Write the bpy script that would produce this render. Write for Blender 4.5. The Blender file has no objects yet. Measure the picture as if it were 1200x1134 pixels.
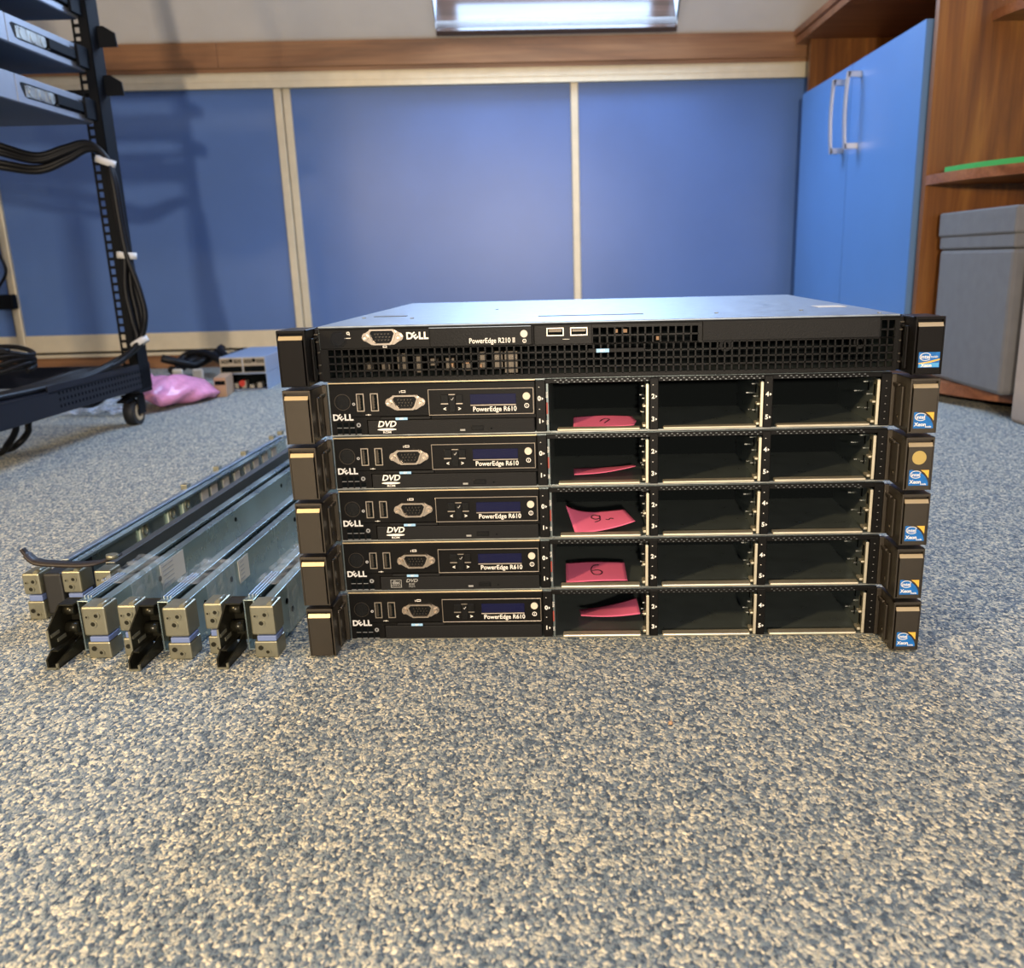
import bpy, bmesh, math, random
from mathutils import Vector, Matrix
random.seed(7)
SC = bpy.context.scene
COL = SC.collection
PI = math.pi
TH = 0.058                      # the stack stands turned by this much against the room
CT, ST = math.cos(TH), math.sin(TH)

# ---------------------------------------------------------------- helpers
def S(x, y, z=0.0):
    """stack axes -> room axes"""
    return (CT*x + ST*y, -ST*x + CT*y, z)

class MB:
    def __init__(s):
        s.v = []; s.f = []; s.sm = []
    def add(s, vs, fs, smooth=False):
        n = len(s.v)
        s.v += [tuple(v) for v in vs]
        for f in fs:
            s.f.append(tuple(i+n for i in f)); s.sm.append(smooth)
        return s
    def box(s, x0, x1, y0, y1, z0, z1, bev=0.0, seg=2, M=None):
        if x0 > x1: x0, x1 = x1, x0
        if y0 > y1: y0, y1 = y1, y0
        if z0 > z1: z0, z1 = z1, z0
        vs = [(x0,y0,z0),(x1,y0,z0),(x1,y1,z0),(x0,y1,z0),(x0,y0,z1),(x1,y0,z1),(x1,y1,z1),(x0,y1,z1)]
        fs = [(0,3,2,1),(4,5,6,7),(0,1,5,4),(1,2,6,5),(2,3,7,6),(3,0,4,7)]
        if bev > 0:
            b = min(bev, .49*min(x1-x0, y1-y0, z1-z0))
            bm = bmesh.new()
            bv = [bm.verts.new(v) for v in vs]
            for f in fs: bm.faces.new([bv[i] for i in f])
            bmesh.ops.bevel(bm, geom=bm.edges[:], offset=b, segments=seg, affect='EDGES', profile=.5)
            bm.verts.index_update()
            vs = [tuple(v.co) for v in bm.verts]
            fs = [tuple(v.index for v in f.verts) for f in bm.faces]
            bm.free()
        if M is not None: vs = [tuple(M @ Vector(v)) for v in vs]
        return s.add(vs, fs)
    def cyl(s, c, r, h, axis='z', seg=16, r2=None, hole=0.0, smooth=True):
        """cylinder from c along +axis by h"""
        r2 = r if r2 is None else r2
        vs = []; 
        def P(a, rr, t):
            u, w = rr*math.cos(a), rr*math.sin(a)
            if axis == 'z': return (c[0]+u, c[1]+w, c[2]+t)
            if axis == 'y': return (c[0]+u, c[1]+t, c[2]+w)
            return (c[0]+t, c[1]+u, c[2]+w)
        A = [2*PI*i/seg for i in range(seg)]
        o0 = [P(a, r, 0) for a in A]; o1 = [P(a, r2, h) for a in A]
        n = seg
        side = [(i, (i+1) % n, n+(i+1) % n, n+i) for i in range(n)]
        if hole <= 0:
            s.add(o0+o1, side, smooth)
            s.add(o0, [tuple(range(n))]); s.add(o1, [tuple(range(n))])
        else:
            i0 = [P(a, hole, 0) for a in A]; i1 = [P(a, hole, h) for a in A]
            s.add(o0+o1, side, smooth); s.add(i0+i1, side, smooth)
            s.add(o0+i0, side); s.add(o1+i1, side)
        return s
    def tube(s, pts, r, seg=8, closed=False):
        pts = [Vector(p) for p in pts]; n = len(pts)
        vs = []; up = Vector((0, 0, 1)); prev = None
        for i, p in enumerate(pts):
            a = pts[i-1] if i > 0 else (pts[-1] if closed else p)
            b = pts[(i+1) % n] if (i < n-1 or closed) else p
            t = (b-a).normalized()
            if prev is None:
                nrm = t.cross(up)
                if nrm.length < 1e-3: nrm = t.cross(Vector((1, 0, 0)))
            else:
                nrm = prev - t*prev.dot(t)
            nrm.normalize(); prev = nrm; bn = t.cross(nrm)
            rr = r[i] if isinstance(r, (list, tuple)) else r
            for k in range(seg):
                an = 2*PI*k/seg
                vs.append(p + nrm*(rr*math.cos(an)) + bn*(rr*math.sin(an)))
        fs = []
        m = n if closed else n-1
        for i in range(m):
            j = (i+1) % n
            for k in range(seg):
                fs.append((i*seg+k, i*seg+(k+1) % seg, j*seg+(k+1) % seg, j*seg+k))
        s.add(vs, fs, True)
        if not closed:
            s.add(vs[:seg], [tuple(range(seg))]); s.add(vs[-seg:], [tuple(range(seg))])
        return s
    def prism(s, poly, axis, a, b):
        """poly: 2D points. axis 'y': poly is (x,z); 'z': (x,y); 'x': (y,z)"""
        def P(p, t):
            return {'y': (p[0], t, p[1]), 'z': (p[0], p[1], t), 'x': (t, p[0], p[1])}[axis]
        n = len(poly)
        lo = [P(p, a) for p in poly]; hi = [P(p, b) for p in poly]
        s.add(lo+hi, [(i, (i+1) % n, n+(i+1) % n, n+i) for i in range(n)])
        s.add(lo, [tuple(range(n))]); s.add(hi, [tuple(range(n))])
        return s
    def frame(s, x0, x1, z0, z1, w, y0, y1, bev=0):
        s.box(x0, x1, y0, y1, z1-w, z1, bev); s.box(x0, x1, y0, y1, z0, z0+w, bev)
        s.box(x0, x0+w, y0, y1, z0+w, z1-w, bev); s.box(x1-w, x1, y0, y1, z0+w, z1-w, bev)
        return s
    def sheet(s, fn, nu, nv, t=0.0004):
        """thin curved sheet with thickness; fn(u,v)->Vector"""
        def nor(u, v):
            e = 1e-3
            a = fn(u+e, v)-fn(u-e, v); b = fn(u, v+e)-fn(u, v-e)
            n = a.cross(b); n.normalize(); return n
        top = []; bot = []
        for j in range(nv+1):
            for i in range(nu+1):
                u, v = i/nu, j/nv
                p = fn(u, v); n = nor(u, v)
                top.append(p+n*t/2); bot.append(p-n*t/2)
        W = nu+1; N = len(top); fs = []
        for j in range(nv):
            for i in range(nu):
                a = j*W+i
                fs.append((a, a+1, a+W+1, a+W)); fs.append((N+a, N+a+W, N+a+W+1, N+a+1))
        for i in range(nu):
            fs.append((i, N+i, N+i+1, i+1)); a = nv*W+i; fs.append((a, a+1, N+a+1, N+a))
        for j in range(nv):
            a = j*W; fs.append((a, a+W, N+a+W, N+a)); a = j*W+nu; fs.append((a, N+a, N+a+W, a+W))
        s.add(top+bot, fs, True)
        return s
    def text(s, txt, x, y, z, size, bold=0.0, rot=0.0, align='CENTER', sx=1.0, th=0.0002, shear=0.0):
        """text in the xz plane, read from -y"""
        vs, fs = glyphs(txt, bold, align, shear)
        c, q = math.cos(rot), math.sin(rot)
        out = []
        for v in vs:
            a, b = v[0]*size*sx, v[1]*size
            out.append((x + a*c - b*q, y + (-th if v[2] > 0 else 0.0), z + a*q + b*c))
        return s.add(out, fs)
    def build(s, name, m, parent=None):
        me = bpy.data.meshes.new(name)
        me.from_pydata(s.v, [], s.f)
        me.polygons.foreach_set('use_smooth', s.sm)
        bm = bmesh.new(); bm.from_mesh(me)
        bmesh.ops.remove_doubles(bm, verts=bm.verts[:], dist=1e-6) if len(s.v) < 30000 and not getattr(s, 'raw', False) else None
        bmesh.ops.recalc_face_normals(bm, faces=bm.faces[:])
        bm.to_mesh(me); bm.free()
        me.materials.append(m)
        o = bpy.data.objects.new(name, me); COL.objects.link(o)
        if parent is not None: o.parent = parent
        return o

_g = {}
def glyphs(txt, bold, align, shear):
    k = (txt, bold, align, shear)
    if k in _g: return _g[k]
    cu = bpy.data.curves.new('t', 'FONT'); cu.body = txt; cu.size = 1; cu.offset = bold
    cu.align_x = align; cu.align_y = 'CENTER'; cu.extrude = .01; cu.resolution_u = 3; cu.shear = shear
    o = bpy.data.objects.new('t', cu); COL.objects.link(o)
    dg = bpy.context.evaluated_depsgraph_get(); dg.update()
    me = o.evaluated_get(dg).to_mesh()
    vs = [tuple(v.co) for v in me.vertices]; fs = [tuple(p.vertices) for p in me.polygons]
    o.evaluated_get(dg).to_mesh_clear()
    bpy.data.objects.remove(o); bpy.data.curves.remove(cu)
    _g[k] = (vs, fs); return _g[k]

def tag(o, label=None, cat=None, group=None, kind=None):
    if label: o['label'] = label
    if cat: o['category'] = cat
    if group: o['group'] = group
    if kind: o['kind'] = kind
    return o
def thing(name, label, cat, loc=(0,0,0), rotz=0.0, group=None):
    o = bpy.data.objects.new(name, None); COL.objects.link(o)
    o.empty_display_size = .02
    o.location = loc; o.rotation_euler = (0, 0, rotz)
    return tag(o, label, cat, group)
def struct(name, mb, m, parent=None):
    o = mb.build(name, m, parent)
    if parent is None: o['kind'] = 'structure'
    return o
def smooth_path(pts, n=8):
    P = [Vector(p) for p in pts]; out = []
    for i in range(len(P)-1):
        p0 = P[max(i-1, 0)]; p1 = P[i]; p2 = P[i+1]; p3 = P[min(i+2, len(P)-1)]
        for k in range(n):
            t = k/n
            out.append(.5*((2*p1)+(-p0+p2)*t+(2*p0-5*p1+4*p2-p3)*t*t+(-p0+3*p1-3*p2+p3)*t**3))
    out.append(P[-1]); return out

# ---------------------------------------------------------------- materials
def mat(name, col, rough=.5, metal=0.0, spec=.5, noise=0.0, nscale=40, bump=0.0, bscale=300, rn=0.0, coat=0.0, emit=0.0):
    m = bpy.data.materials.new(name); m.use_nodes = True
    nt = m.node_tree; b = nt.nodes['Principled BSDF']
    b.inputs['Base Color'].default_value = (*col, 1); b.inputs['Roughness'].default_value = rough
    b.inputs['Metallic'].default_value = metal; b.inputs['Specular IOR Level'].default_value = spec
    b.inputs['Coat Weight'].default_value = coat
    tc = nt.nodes.new('ShaderNodeTexCoord')
    if emit > 0:
        b.inputs['Emission Color'].default_value = (*col, 1); b.inputs['Emission Strength'].default_value = emit
    if noise > 0 or rn > 0:
        n = nt.nodes.new('ShaderNodeTexNoise'); n.inputs['Scale'].default_value = nscale
        n.inputs['Detail'].default_value = 6; nt.links.new(tc.outputs['Object'], n.inputs['Vector'])
        if noise > 0:
            r = nt.nodes.new('ShaderNodeValToRGB')
            r.color_ramp.elements[0].position = .3; r.color_ramp.elements[1].position = .7
            r.color_ramp.elements[0].color = (*[c*(1-noise) for c in col], 1)
            r.color_ramp.elements[1].color = (*[min(1, c*(1+noise)) for c in col], 1)
            nt.links.new(n.outputs['Fac'], r.inputs['Fac']); nt.links.new(r.outputs['Color'], b.inputs['Base Color'])
        if rn > 0:
            mr = nt.nodes.new('ShaderNodeMapRange')
            mr.inputs['From Min'].default_value = .3; mr.inputs['From Max'].default_value = .7
            mr.inputs['To Min'].default_value = max(0.02, rough-rn); mr.inputs['To Max'].default_value = min(1, rough+rn)
            nt.links.new(n.outputs['Fac'], mr.inputs['Value']); nt.links.new(mr.outputs['Result'], b.inputs['Roughness'])
    if bump > 0:
        n2 = nt.nodes.new('ShaderNodeTexNoise'); n2.inputs['Scale'].default_value = bscale
        nt.links.new(tc.outputs['Object'], n2.inputs['Vector'])
        bp = nt.nodes.new('ShaderNodeBump'); bp.inputs['Strength'].default_value = bump
        bp.inputs['Distance'].default_value = .002
        nt.links.new(n2.outputs['Fac'], bp.inputs['Height']); nt.links.new(bp.outputs['Normal'], b.inputs['Normal'])
    return m

def wood(name, cols, axis, rough=.38, sc=1.0):
    """wood laminate, grain running along axis"""
    m = bpy.data.materials.new(name); m.use_nodes = True
    nt = m.node_tree; b = nt.nodes['Principled BSDF']; L = nt.links.new
    tc = nt.nodes.new('ShaderNodeTexCoord'); mp = nt.nodes.new('ShaderNodeMapping')
    s = [9*sc, 9*sc, 9*sc]; s[axis] = .9*sc; mp.inputs['Scale'].default_value = s
    L(tc.outputs['Object'], mp.inputs['Vector'])
    n = nt.nodes.new('ShaderNodeTexNoise'); n.inputs['Scale'].default_value = 1.3; n.inputs['Detail'].default_value = 9
    n.inputs['Roughness'].default_value = .62; n.inputs['Distortion'].default_value = 1.1
    L(mp.outputs['Vector'], n.inputs['Vector'])
    r = nt.nodes.new('ShaderNodeValToRGB'); e = r.color_ramp.elements
    e[0].position = .30; e[0].color = (*cols[0], 1); e[1].position = .72; e[1].color = (*cols[2], 1)
    k = e.new(.5); k.color = (*cols[1], 1)
    L(n.outputs['Fac'], r.inputs['Fac'])
    mp2 = nt.nodes.new('ShaderNodeMapping'); s = [150, 150, 150]; s[axis] = 5; mp2.inputs['Scale'].default_value = s
    L(tc.outputs['Object'], mp2.inputs['Vector'])
    n2 = nt.nodes.new('ShaderNodeTexNoise'); n2.inputs['Scale'].default_value = 1; n2.inputs['Detail'].default_value = 3
    L(mp2.outputs['Vector'], n2.inputs['Vector'])
    mx = nt.nodes.new('ShaderNodeMix'); mx.data_type = 'RGBA'; mx.blend_type = 'OVERLAY'; mx.inputs[0].default_value = .45
    L(r.outputs['Color'], mx.inputs[6]); L(n2.outputs['Fac'], mx.inputs[7])
    L(mx.outputs[2], b.inputs['Base Color']); b.inputs['Roughness'].default_value = rough
    return m

def carpet_mat():
    m = bpy.data.materials.new('carpet_pile'); m.use_nodes = True
    nt = m.node_tree; b = nt.nodes['Principled BSDF']; L = nt.links.new
    tc = nt.nodes.new('ShaderNodeTexCoord')
    wn = nt.nodes.new('ShaderNodeTexNoise'); wn.inputs['Scale'].default_value = 260; wn.inputs['Detail'].default_value = 2
    L(tc.outputs['Object'], wn.inputs['Vector'])
    va = nt.nodes.new('ShaderNodeVectorMath'); va.operation = 'MULTIPLY_ADD'
    va.inputs[1].default_value = (.0045, .0045, .0045); L(wn.outputs['Color'], va.inputs[0]); L(tc.outputs['Object'], va.inputs[2])
    mp = nt.nodes.new('ShaderNodeMapping'); mp.inputs['Rotation'].default_value = (0, 0, .5)
    mp.inputs['Scale'].default_value = (1.25, .8, 1); L(va.outputs[0], mp.inputs['Vector'])
    v = nt.nodes.new('ShaderNodeTexVoronoi'); v.inputs['Scale'].default_value = 430; L(mp.outputs['Vector'], v.inputs['Vector'])
    sep = nt.nodes.new('ShaderNodeSeparateColor'); L(v.outputs['Color'], sep.inputs[0])
    big = nt.nodes.new('ShaderNodeTexNoise'); big.inputs['Scale'].default_value = 95; big.inputs['Detail'].default_value = 5
    big.inputs['Roughness'].default_value = .65
    L(tc.outputs['Object'], big.inputs['Vector'])
    mx = nt.nodes.new('ShaderNodeMix'); mx.data_type = 'FLOAT'; mx.inputs[0].default_value = .36
    L(sep.outputs[0], mx.inputs[2]); L(big.outputs['Fac'], mx.inputs[3])
    r = nt.nodes.new('ShaderNodeValToRGB'); e = r.color_ramp.elements
    cs = [(.22, (.060, .090, .120)), (.40, (.150, .195, .225)), (.54, (.285, .315, .300)), (.68, (.53, .50, .38)), (.84, (.87, .77, .54))]
    e[0].position = cs[0][0]; e[0].color = (*cs[0][1], 1); e[1].position = cs[-1][0]; e[1].color = (*cs[-1][1], 1)
    for p, c in cs[1:-1]:
        k = e.new(p); k.color = (*c, 1)
    L(mx.outputs[0], r.inputs['Fac']); L(r.outputs['Color'], b.inputs['Base Color'])
    b.inputs['Roughness'].default_value = .95; b.inputs['Specular IOR Level'].default_value = .12
    b.inputs['Sheen Weight'].default_value = .15
    n3 = nt.nodes.new('ShaderNodeTexNoise'); n3.inputs['Scale'].default_value = 300; n3.inputs['Detail'].default_value = 4
    L(tc.outputs['Object'], n3.inputs['Vector'])
    ad = nt.nodes.new('ShaderNodeMath'); ad.operation = 'SUBTRACT'; L(n3.outputs['Fac'], ad.inputs[0]); L(v.outputs['Distance'], ad.inputs[1])
    bp = nt.nodes.new('ShaderNodeBump'); bp.inputs['Strength'].default_value = .75; bp.inputs['Distance'].default_value = .003
    L(ad.outputs[0], bp.inputs['Height']); L(bp.outputs['Normal'], b.inputs['Normal'])
    return m

def film_mat(name, col, alpha, rough=.12):
    m = bpy.data.materials.new(name); m.use_nodes = True
    nt = m.node_tree; b = nt.nodes['Principled BSDF']; L = nt.links.new
    b.inputs['Base Color'].default_value = (*col, 1); b.inputs['Roughness'].default_value = rough
    tc = nt.nodes.new('ShaderNodeTexCoord'); n = nt.nodes.new('ShaderNodeTexNoise')
    n.inputs['Scale'].default_value = 45; n.inputs['Detail'].default_value = 7; n.inputs['Distortion'].default_value = 2
    L(tc.outputs['Object'], n.inputs['Vector'])
    mr = nt.nodes.new('ShaderNodeMapRange'); mr.inputs['From Min'].default_value = .35; mr.inputs['From Max'].default_value = .75
    mr.inputs['To Min'].default_value = alpha*.08; mr.inputs['To Max'].default_value = min(1, alpha*2.2)
    L(n.outputs['Fac'], mr.inputs['Value']); L(mr.outputs['Result'], b.inputs['Alpha'])
    bp = nt.nodes.new('ShaderNodeBump'); bp.inputs['Strength'].default_value = .8; bp.inputs['Distance'].default_value = .004
    L(n.outputs['Fac'], bp.inputs['Height']); L(bp.outputs['Normal'], b.inputs['Normal'])
    return m

M = {}
M['carpet'] = carpet_mat()
M['plaster'] = mat('ceiling_plaster', (.68, .64, .58), .9, noise=.03, nscale=12, bump=.15, bscale=120)
M['wallpaint'] = mat('wall_paint', (.60, .57, .52), .9, noise=.03, nscale=10)
M['door_blue'] = mat('blue_laminate', (.085, .165, .385), .34, spec=.45, noise=.06, nscale=4, bump=.06, bscale=500)
M['cab_blue'] = mat('cupboard_blue', (.085, .200, .43), .42, spec=.4, noise=.03, nscale=5)
M['cab_edge'] = mat('cupboard_blue_edge', (.10, .19, .33), .5)
M['alu'] = mat('champagne_aluminium', (.66, .57, .40), .45, .25, noise=.05, nscale=30)
M['wood_beam'] = wood('beam_wood', [(.13, .052, .018), (.235, .105, .040), (.31, .15, .062)], 0)
M['wood_v'] = wood('cupboard_wood_upright', [(.075, .022, .004), (.185, .064, .010), (.30, .128, .024)], 2)
M['wood_h'] = wood('cupboard_wood_flat', [(.15, .048, .014), (.25, .092, .034), (.33, .13, .052)], 0)
M['dark_sill'] = wood('window_board_wood', [(.05, .03, .02), (.08, .045, .03), (.10, .06, .04)], 0, .18)
M['white_reveal'] = mat('window_reveal_white', (.8, .82, .84), .6)
M['black'] = mat('black_panel_plastic', (.0050, .0047, .0044), .38, spec=.13, noise=.15, nscale=80, bump=.05, bscale=900)
M['black2'] = mat('black_drive_plastic', (.0095, .0095, .0098), .5, spec=.15, bump=.2, bscale=1500)
M['black_gloss'] = mat('black_gloss_plastic', (.006, .006, .006), .2, spec=.35)
M['void'] = mat('dark_inside', (.004, .0055, .006), .9, spec=.06)
M['steel'] = mat('galvanised_steel', (.40, .41, .38), .33, .85, noise=.12, nscale=60, rn=.08)
M['bay'] = mat('bay_steel', (.21, .25, .25), .30, .72, noise=.06, nscale=60, rn=.03)
M['cover'] = mat('zinc_cover', (.27, .32, .38), .42, .7, noise=.10, nscale=90, rn=.07, bump=.04, bscale=400)
M['pewter'] = mat('pewter_ear', (.085, .072, .056), .34, .8, noise=.05, nscale=60)
M['ear_black'] = mat('black_ear', (.007, .006, .0055), .33, .2, spec=.2)
M['nickel'] = mat('nickel_connector', (.55, .47, .38), .28, .9)
M['white_ink'] = mat('white_print', (.80, .77, .72), .6)
M['grey_ink'] = mat('grey_print', (.30, .30, .29), .6)
M['lcd'] = mat('blue_display', (.005, .006, .036), .15, spec=.4)
M['id'] = mat('clear_button', (.62, .55, .45), .3)
M['tag_blue'] = mat('tag_blue', (.28, .50, .75), .5)
M['st_blue'] = mat('sticker_blue', (.010, .13, .42), .3, noise=.2, nscale=250)
M['st_light'] = mat('sticker_light_blue', (.08, .32, .62), .3)
M['st_gold'] = mat('sticker_gold', (.75, .42, .06), .3)
M['gold_dot'] = mat('gold_seal', (.55, .40, .13), .35, .5)
M['pink'] = mat('pink_paper', (.86, .17, .33), .75, noise=.04, nscale=60)
_nt = M['pink'].node_tree; _b = _nt.nodes['Principled BSDF']
_t = _nt.nodes.new('ShaderNodeBsdfTranslucent'); _t.inputs[0].default_value = (.85, .22, .36, 1)
_m = _nt.nodes.new('ShaderNodeMixShader'); _m.inputs[0].default_value = .22
_nt.links.new(_b.outputs[0], _m.inputs[1]); _nt.links.new(_t.outputs[0], _m.inputs[2])
_nt.links.new(_m.outputs[0], _nt.nodes['Material Output'].inputs['Surface'])
M['ink'] = mat('pen_ink', (.05, .01, .02), .6)
M['red'] = mat('red_print', (.28, .04, .025), .6)
M['zinc'] = mat('zinc_rail', (.40, .50, .50), .30, .85, noise=.15, nscale=14, rn=.10)
M['zincgreen'] = mat('zinc_clip', (.50, .58, .46), .4, .3)
M['zinc_dark'] = mat('zinc_rail_dark', (.17, .18, .18), .36, .8)
M['bracket'] = mat('nickel_bracket', (.27, .26, .19), .38, .7, noise=.08, nscale=70)
M['latch'] = mat('lilac_blue_latch', (.13, .18, .36), .5)
M['olive'] = mat('olive_black_metal', (.030, .028, .018), .3, .6)
M['label'] = mat('paper_label', (.58, .54, .46), .6)
M['ledge'] = mat('painted_glint_edge', (.78, .62, .38), .36, .92)  # bright gold tone paints the lamp's glint on the ledges
M['lip_warmlit'] = mat('warm_lit_steel_lip', (.62, .56, .42), .42, .7, noise=.08, nscale=90)  # steel with the warm lamp light put into its colour
M['film'] = film_mat('stretch_film', (.55, .58, .58), .11)
M['leather'] = mat('brown_black_strap', (.018, .012, .009), .5, noise=.2, nscale=60)
M['rack'] = mat('rack_black', (.004, .005, .007), .6, spec=.12)
M['rack_navy'] = mat('rack_blue_black', (.006, .008, .016), .42, spec=.25)
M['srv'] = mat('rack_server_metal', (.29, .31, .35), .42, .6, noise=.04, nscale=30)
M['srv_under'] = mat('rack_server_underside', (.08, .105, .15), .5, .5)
M['cable'] = mat('cable_rubber', (.005, .005, .006), .45, spec=.25)
M['white_tie'] = mat('white_velcro', (.68, .66, .62), .7)
M['rubber'] = mat('caster_rubber', (.012, .012, .012), .6)
M['tan'] = mat('caster_hub', (.45, .34, .20), .5)
M['handle'] = mat('satin_nickel', (.66, .62, .56), .3, .85)
M['boxgrey'] = mat('grey_fabric', (.148, .142, .136), .95, noise=.06, nscale=40, bump=.4, bscale=700)
M['boxgreyd'] = mat('grey_fabric_seam', (.07, .07, .075), .95)
M['beige'] = mat('beige_fabric', (.38, .29, .215), .95, noise=.05, nscale=30, bump=.3, bscale=600)
M['green'] = mat('green_plastic', (.05, .36, .08), .45)
M['psu'] = mat('psu_metal', (.42, .52, .70), .4, .6)
M['psu_face'] = mat('psu_face', (.42, .36, .26), .5, .4)
M['pinkbag'] = mat('pink_bubble_wrap', (.80, .30, .47), .25, spec=.6, noise=.12, nscale=60, bump=.8, bscale=160)
M['card'] = mat('cardboard', (.42, .26, .15), .85)
M['cleanbag'] = film_mat('clear_bag', (.8, .86, .95), .30, .08)
M['redplug'] = mat('red_plug', (.65, .04, .02), .4)

# ---------------------------------------------------------------- the room
WY = 2.311                                     # knee wall of sliding doors
b = MB().box(-2.7, 1.9, -3.2, 2.6, -.05, 0); struct('floor', b, M['carpet'])
b = MB().box(-2.8, -2.7, -3.2, 2.6, 0, 2.6); struct('wall_left', b, M['wallpaint'])
b = MB().box(1.26, 1.36, -3.2, 2.6, 0, 2.6); struct('wall_right', b, M['wallpaint'])
b = MB().box(-2.7, 1.26, WY+.06, WY+.12, 0, .94); struct('wall_back', b, M['wallpaint'])
# sloping ceiling with the skylight cut in, then flat
SA = math.radians(40); z0c, y0c = .945, 2.30
def cp(y): return z0c + (y0c-y)*math.tan(SA)
HX0, HX1, HY1, HY0 = -.309, .400, 2.275, 1.45     # opening in the slope
n_s = Vector((0, math.sin(SA), math.cos(SA)))      # outward of the slope
def slab(x0, x1, ya, yb, t=.03):
    a = [Vector((x0, ya, cp(ya))), Vector((x1, ya, cp(ya))), Vector((x1, yb, cp(yb))), Vector((x0, yb, cp(yb)))]
    return [tuple(p) for p in a] + [tuple(p+n_s*t) for p in a], [(0,1,2,3),(4,7,6,5),(0,4,5,1),(1,5,6,2),(2,6,7,3),(3,7,4,0)]
YT = .56
b = MB()
for a in ((-2.7, HX0, y0c+.05, YT), (HX1, 1.26, y0c+.05, YT), (HX0, HX1, y0c+.05, HY1), (HX0, HX1, HY0, YT)): b.add(*slab(*a))
b.box(-2.7, 1.26, -3.2, YT, cp(YT), cp(YT)+.03)
struct('ceiling', b, M['plaster'])
# skylight: reveal sides, sloping lower board with its dark nosing, glass, sash
win = bpy.data.objects.new('window_1', None); COL.objects.link(win); win['kind'] = 'structure'
def rv(x, y, d): # point on slope, pushed outward by d
    p = Vector((x, y, cp(y))) + n_s*d; return p
D = .24
b = MB()
for x, xo in ((HX0, HX0-.02), (HX1, HX1+.02)):
    q = [rv(x, HY1, 0), rv(x, HY0, 0), rv(x, HY0, D), rv(x, HY1, D)]
    q2 = [p + Vector((xo-x, 0, 0)) for p in q]
    b.add([tuple(p) for p in q+q2], [(0,1,2,3),(4,7,6,5),(0,4,5,1),(1,5,6,2),(2,6,7,3),(3,7,4,0)])
q = [rv(HX0, HY0, 0), rv(HX1, HY0, 0), rv(HX1, HY0, D), rv(HX0, HY0, D)]
sl = Vector((0, -math.cos(SA), math.sin(SA)))
q2 = [p + sl*.02 for p in q]
b.add([tuple(p) for p in q+q2], [(0,1,2,3),(4,7,6,5),(0,4,5,1),(1,5,6,2),(2,6,7,3),(3,7,4,0)])
b.build('reveal', M['white_reveal'], win)
q = [rv(HX0+.001, HY1, -.012), rv(HX1-.001, HY1, -.012), rv(HX1-.001, HY1, D), rv(HX0+.001, HY1, D)]
q2 = [p - sl*.016 for p in q]
b = MB().add([tuple(p) for p in q+q2], [(0,1,2,3),(4,7,6,5),(0,4,5,1),(1,5,6,2),(2,6,7,3),(3,7,4,0)])
b.build('window_board', M['dark_sill'], win)
b = MB()
def bar(xa, xb, ya, yb, d0, d1):
    q = [rv(xa, ya, d0), rv(xb, ya, d0), rv(xb, yb, d0), rv(xa, yb, d0)]
    q2 = [rv(xa, ya, d1), rv(xb, ya, d1), rv(xb, yb, d1), rv(xa, yb, d1)]
    b.add([tuple(p) for p in q+q2], [(0,1,2,3),(4,7,6,5),(0,4,5,1),(1,5,6,2),(2,6,7,3),(3,7,4,0)])
bar(HX0, HX0+.05, HY1, HY0, D-.05, D); bar(HX1-.05, HX1, HY1, HY0, D-.05, D)
bar(HX0, HX1, HY1, HY1-.05, D-.05, D); bar(HX0, HX1, HY0+.05, HY0, D-.05, D)
b.build('sash', M['wood_beam'], win)

# knee wall: plinth, tracks, sliding doors, wooden beam
b = MB().box(-2.7, .80, WY-.004, WY+.02, 0, .042); struct('baseboard_back', b, M['wood_beam'])
b = MB().box(-2.7, .80, WY-.012, WY+.05, .042, .0515, .002); struct('trim_1', b, M['alu'])
b = MB().box(-2.7, .80, WY-.008, WY+.055, .82, .862)
b.box(-2.7, .80, WY-.011, WY, .8585, .862); b.box(-2.7, .80, WY-.011, WY, .82, .8235)
b.box(-2.7, .80, WY-.0095, WY, .838, .840)
struct('trim_2', b, M['alu'])
b = MB()
for x0, x1 in ((-2.7, -1.95), (-1.9495, -.955), (-.9545, .80)):
    b.box(x0, x1, WY-.022, WY+.055, .8735, .943, .0015)
b.box(-2.7, .80, WY-.016, WY+.055, .862, .8735)
struct('trim_3', b, M['wood_beam'])
doors = [(-2.62, -1.668, -.008, True, True), (-1.70, -.785, -.002, False, True), (-.7835, .111, .004, True, True), (.084, .84, -.002, False, False)]
b = MB().box(-2.7, .84, WY+.045, WY+.055, .05, .82); struct('dark_gap_sheet', b, M['void'])  # black sheet standing for the shade in the gap behind the doors
for i, (x0, x1, dy, l, r) in enumerate(doors):
    d = bpy.data.objects.new('door_%d' % (i+1), None); COL.objects.link(d); d['kind'] = 'structure'
    y = WY + dy + .006
    MB().box(x0+.004, x1-.004, y+.004, y+.012, .09, .832).build('door_panel', M['door_blue'], d)
    fr = MB()
    if i == 3: r0 = (x0, x0+.027)
    fr.box(x0, x0+.024, y-.002, y+.016, .0585, .834, .003)
    if i == 0 or i == 2 or i == 1: fr.box(x1-.024, x1, y-.002, y+.016, .0585, .834, .003)
    fr.box(x0+.024, x1-.024, y, y+.014, .0585, .112, .001)
    fr.build('door_frame', M['alu'], d)

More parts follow.
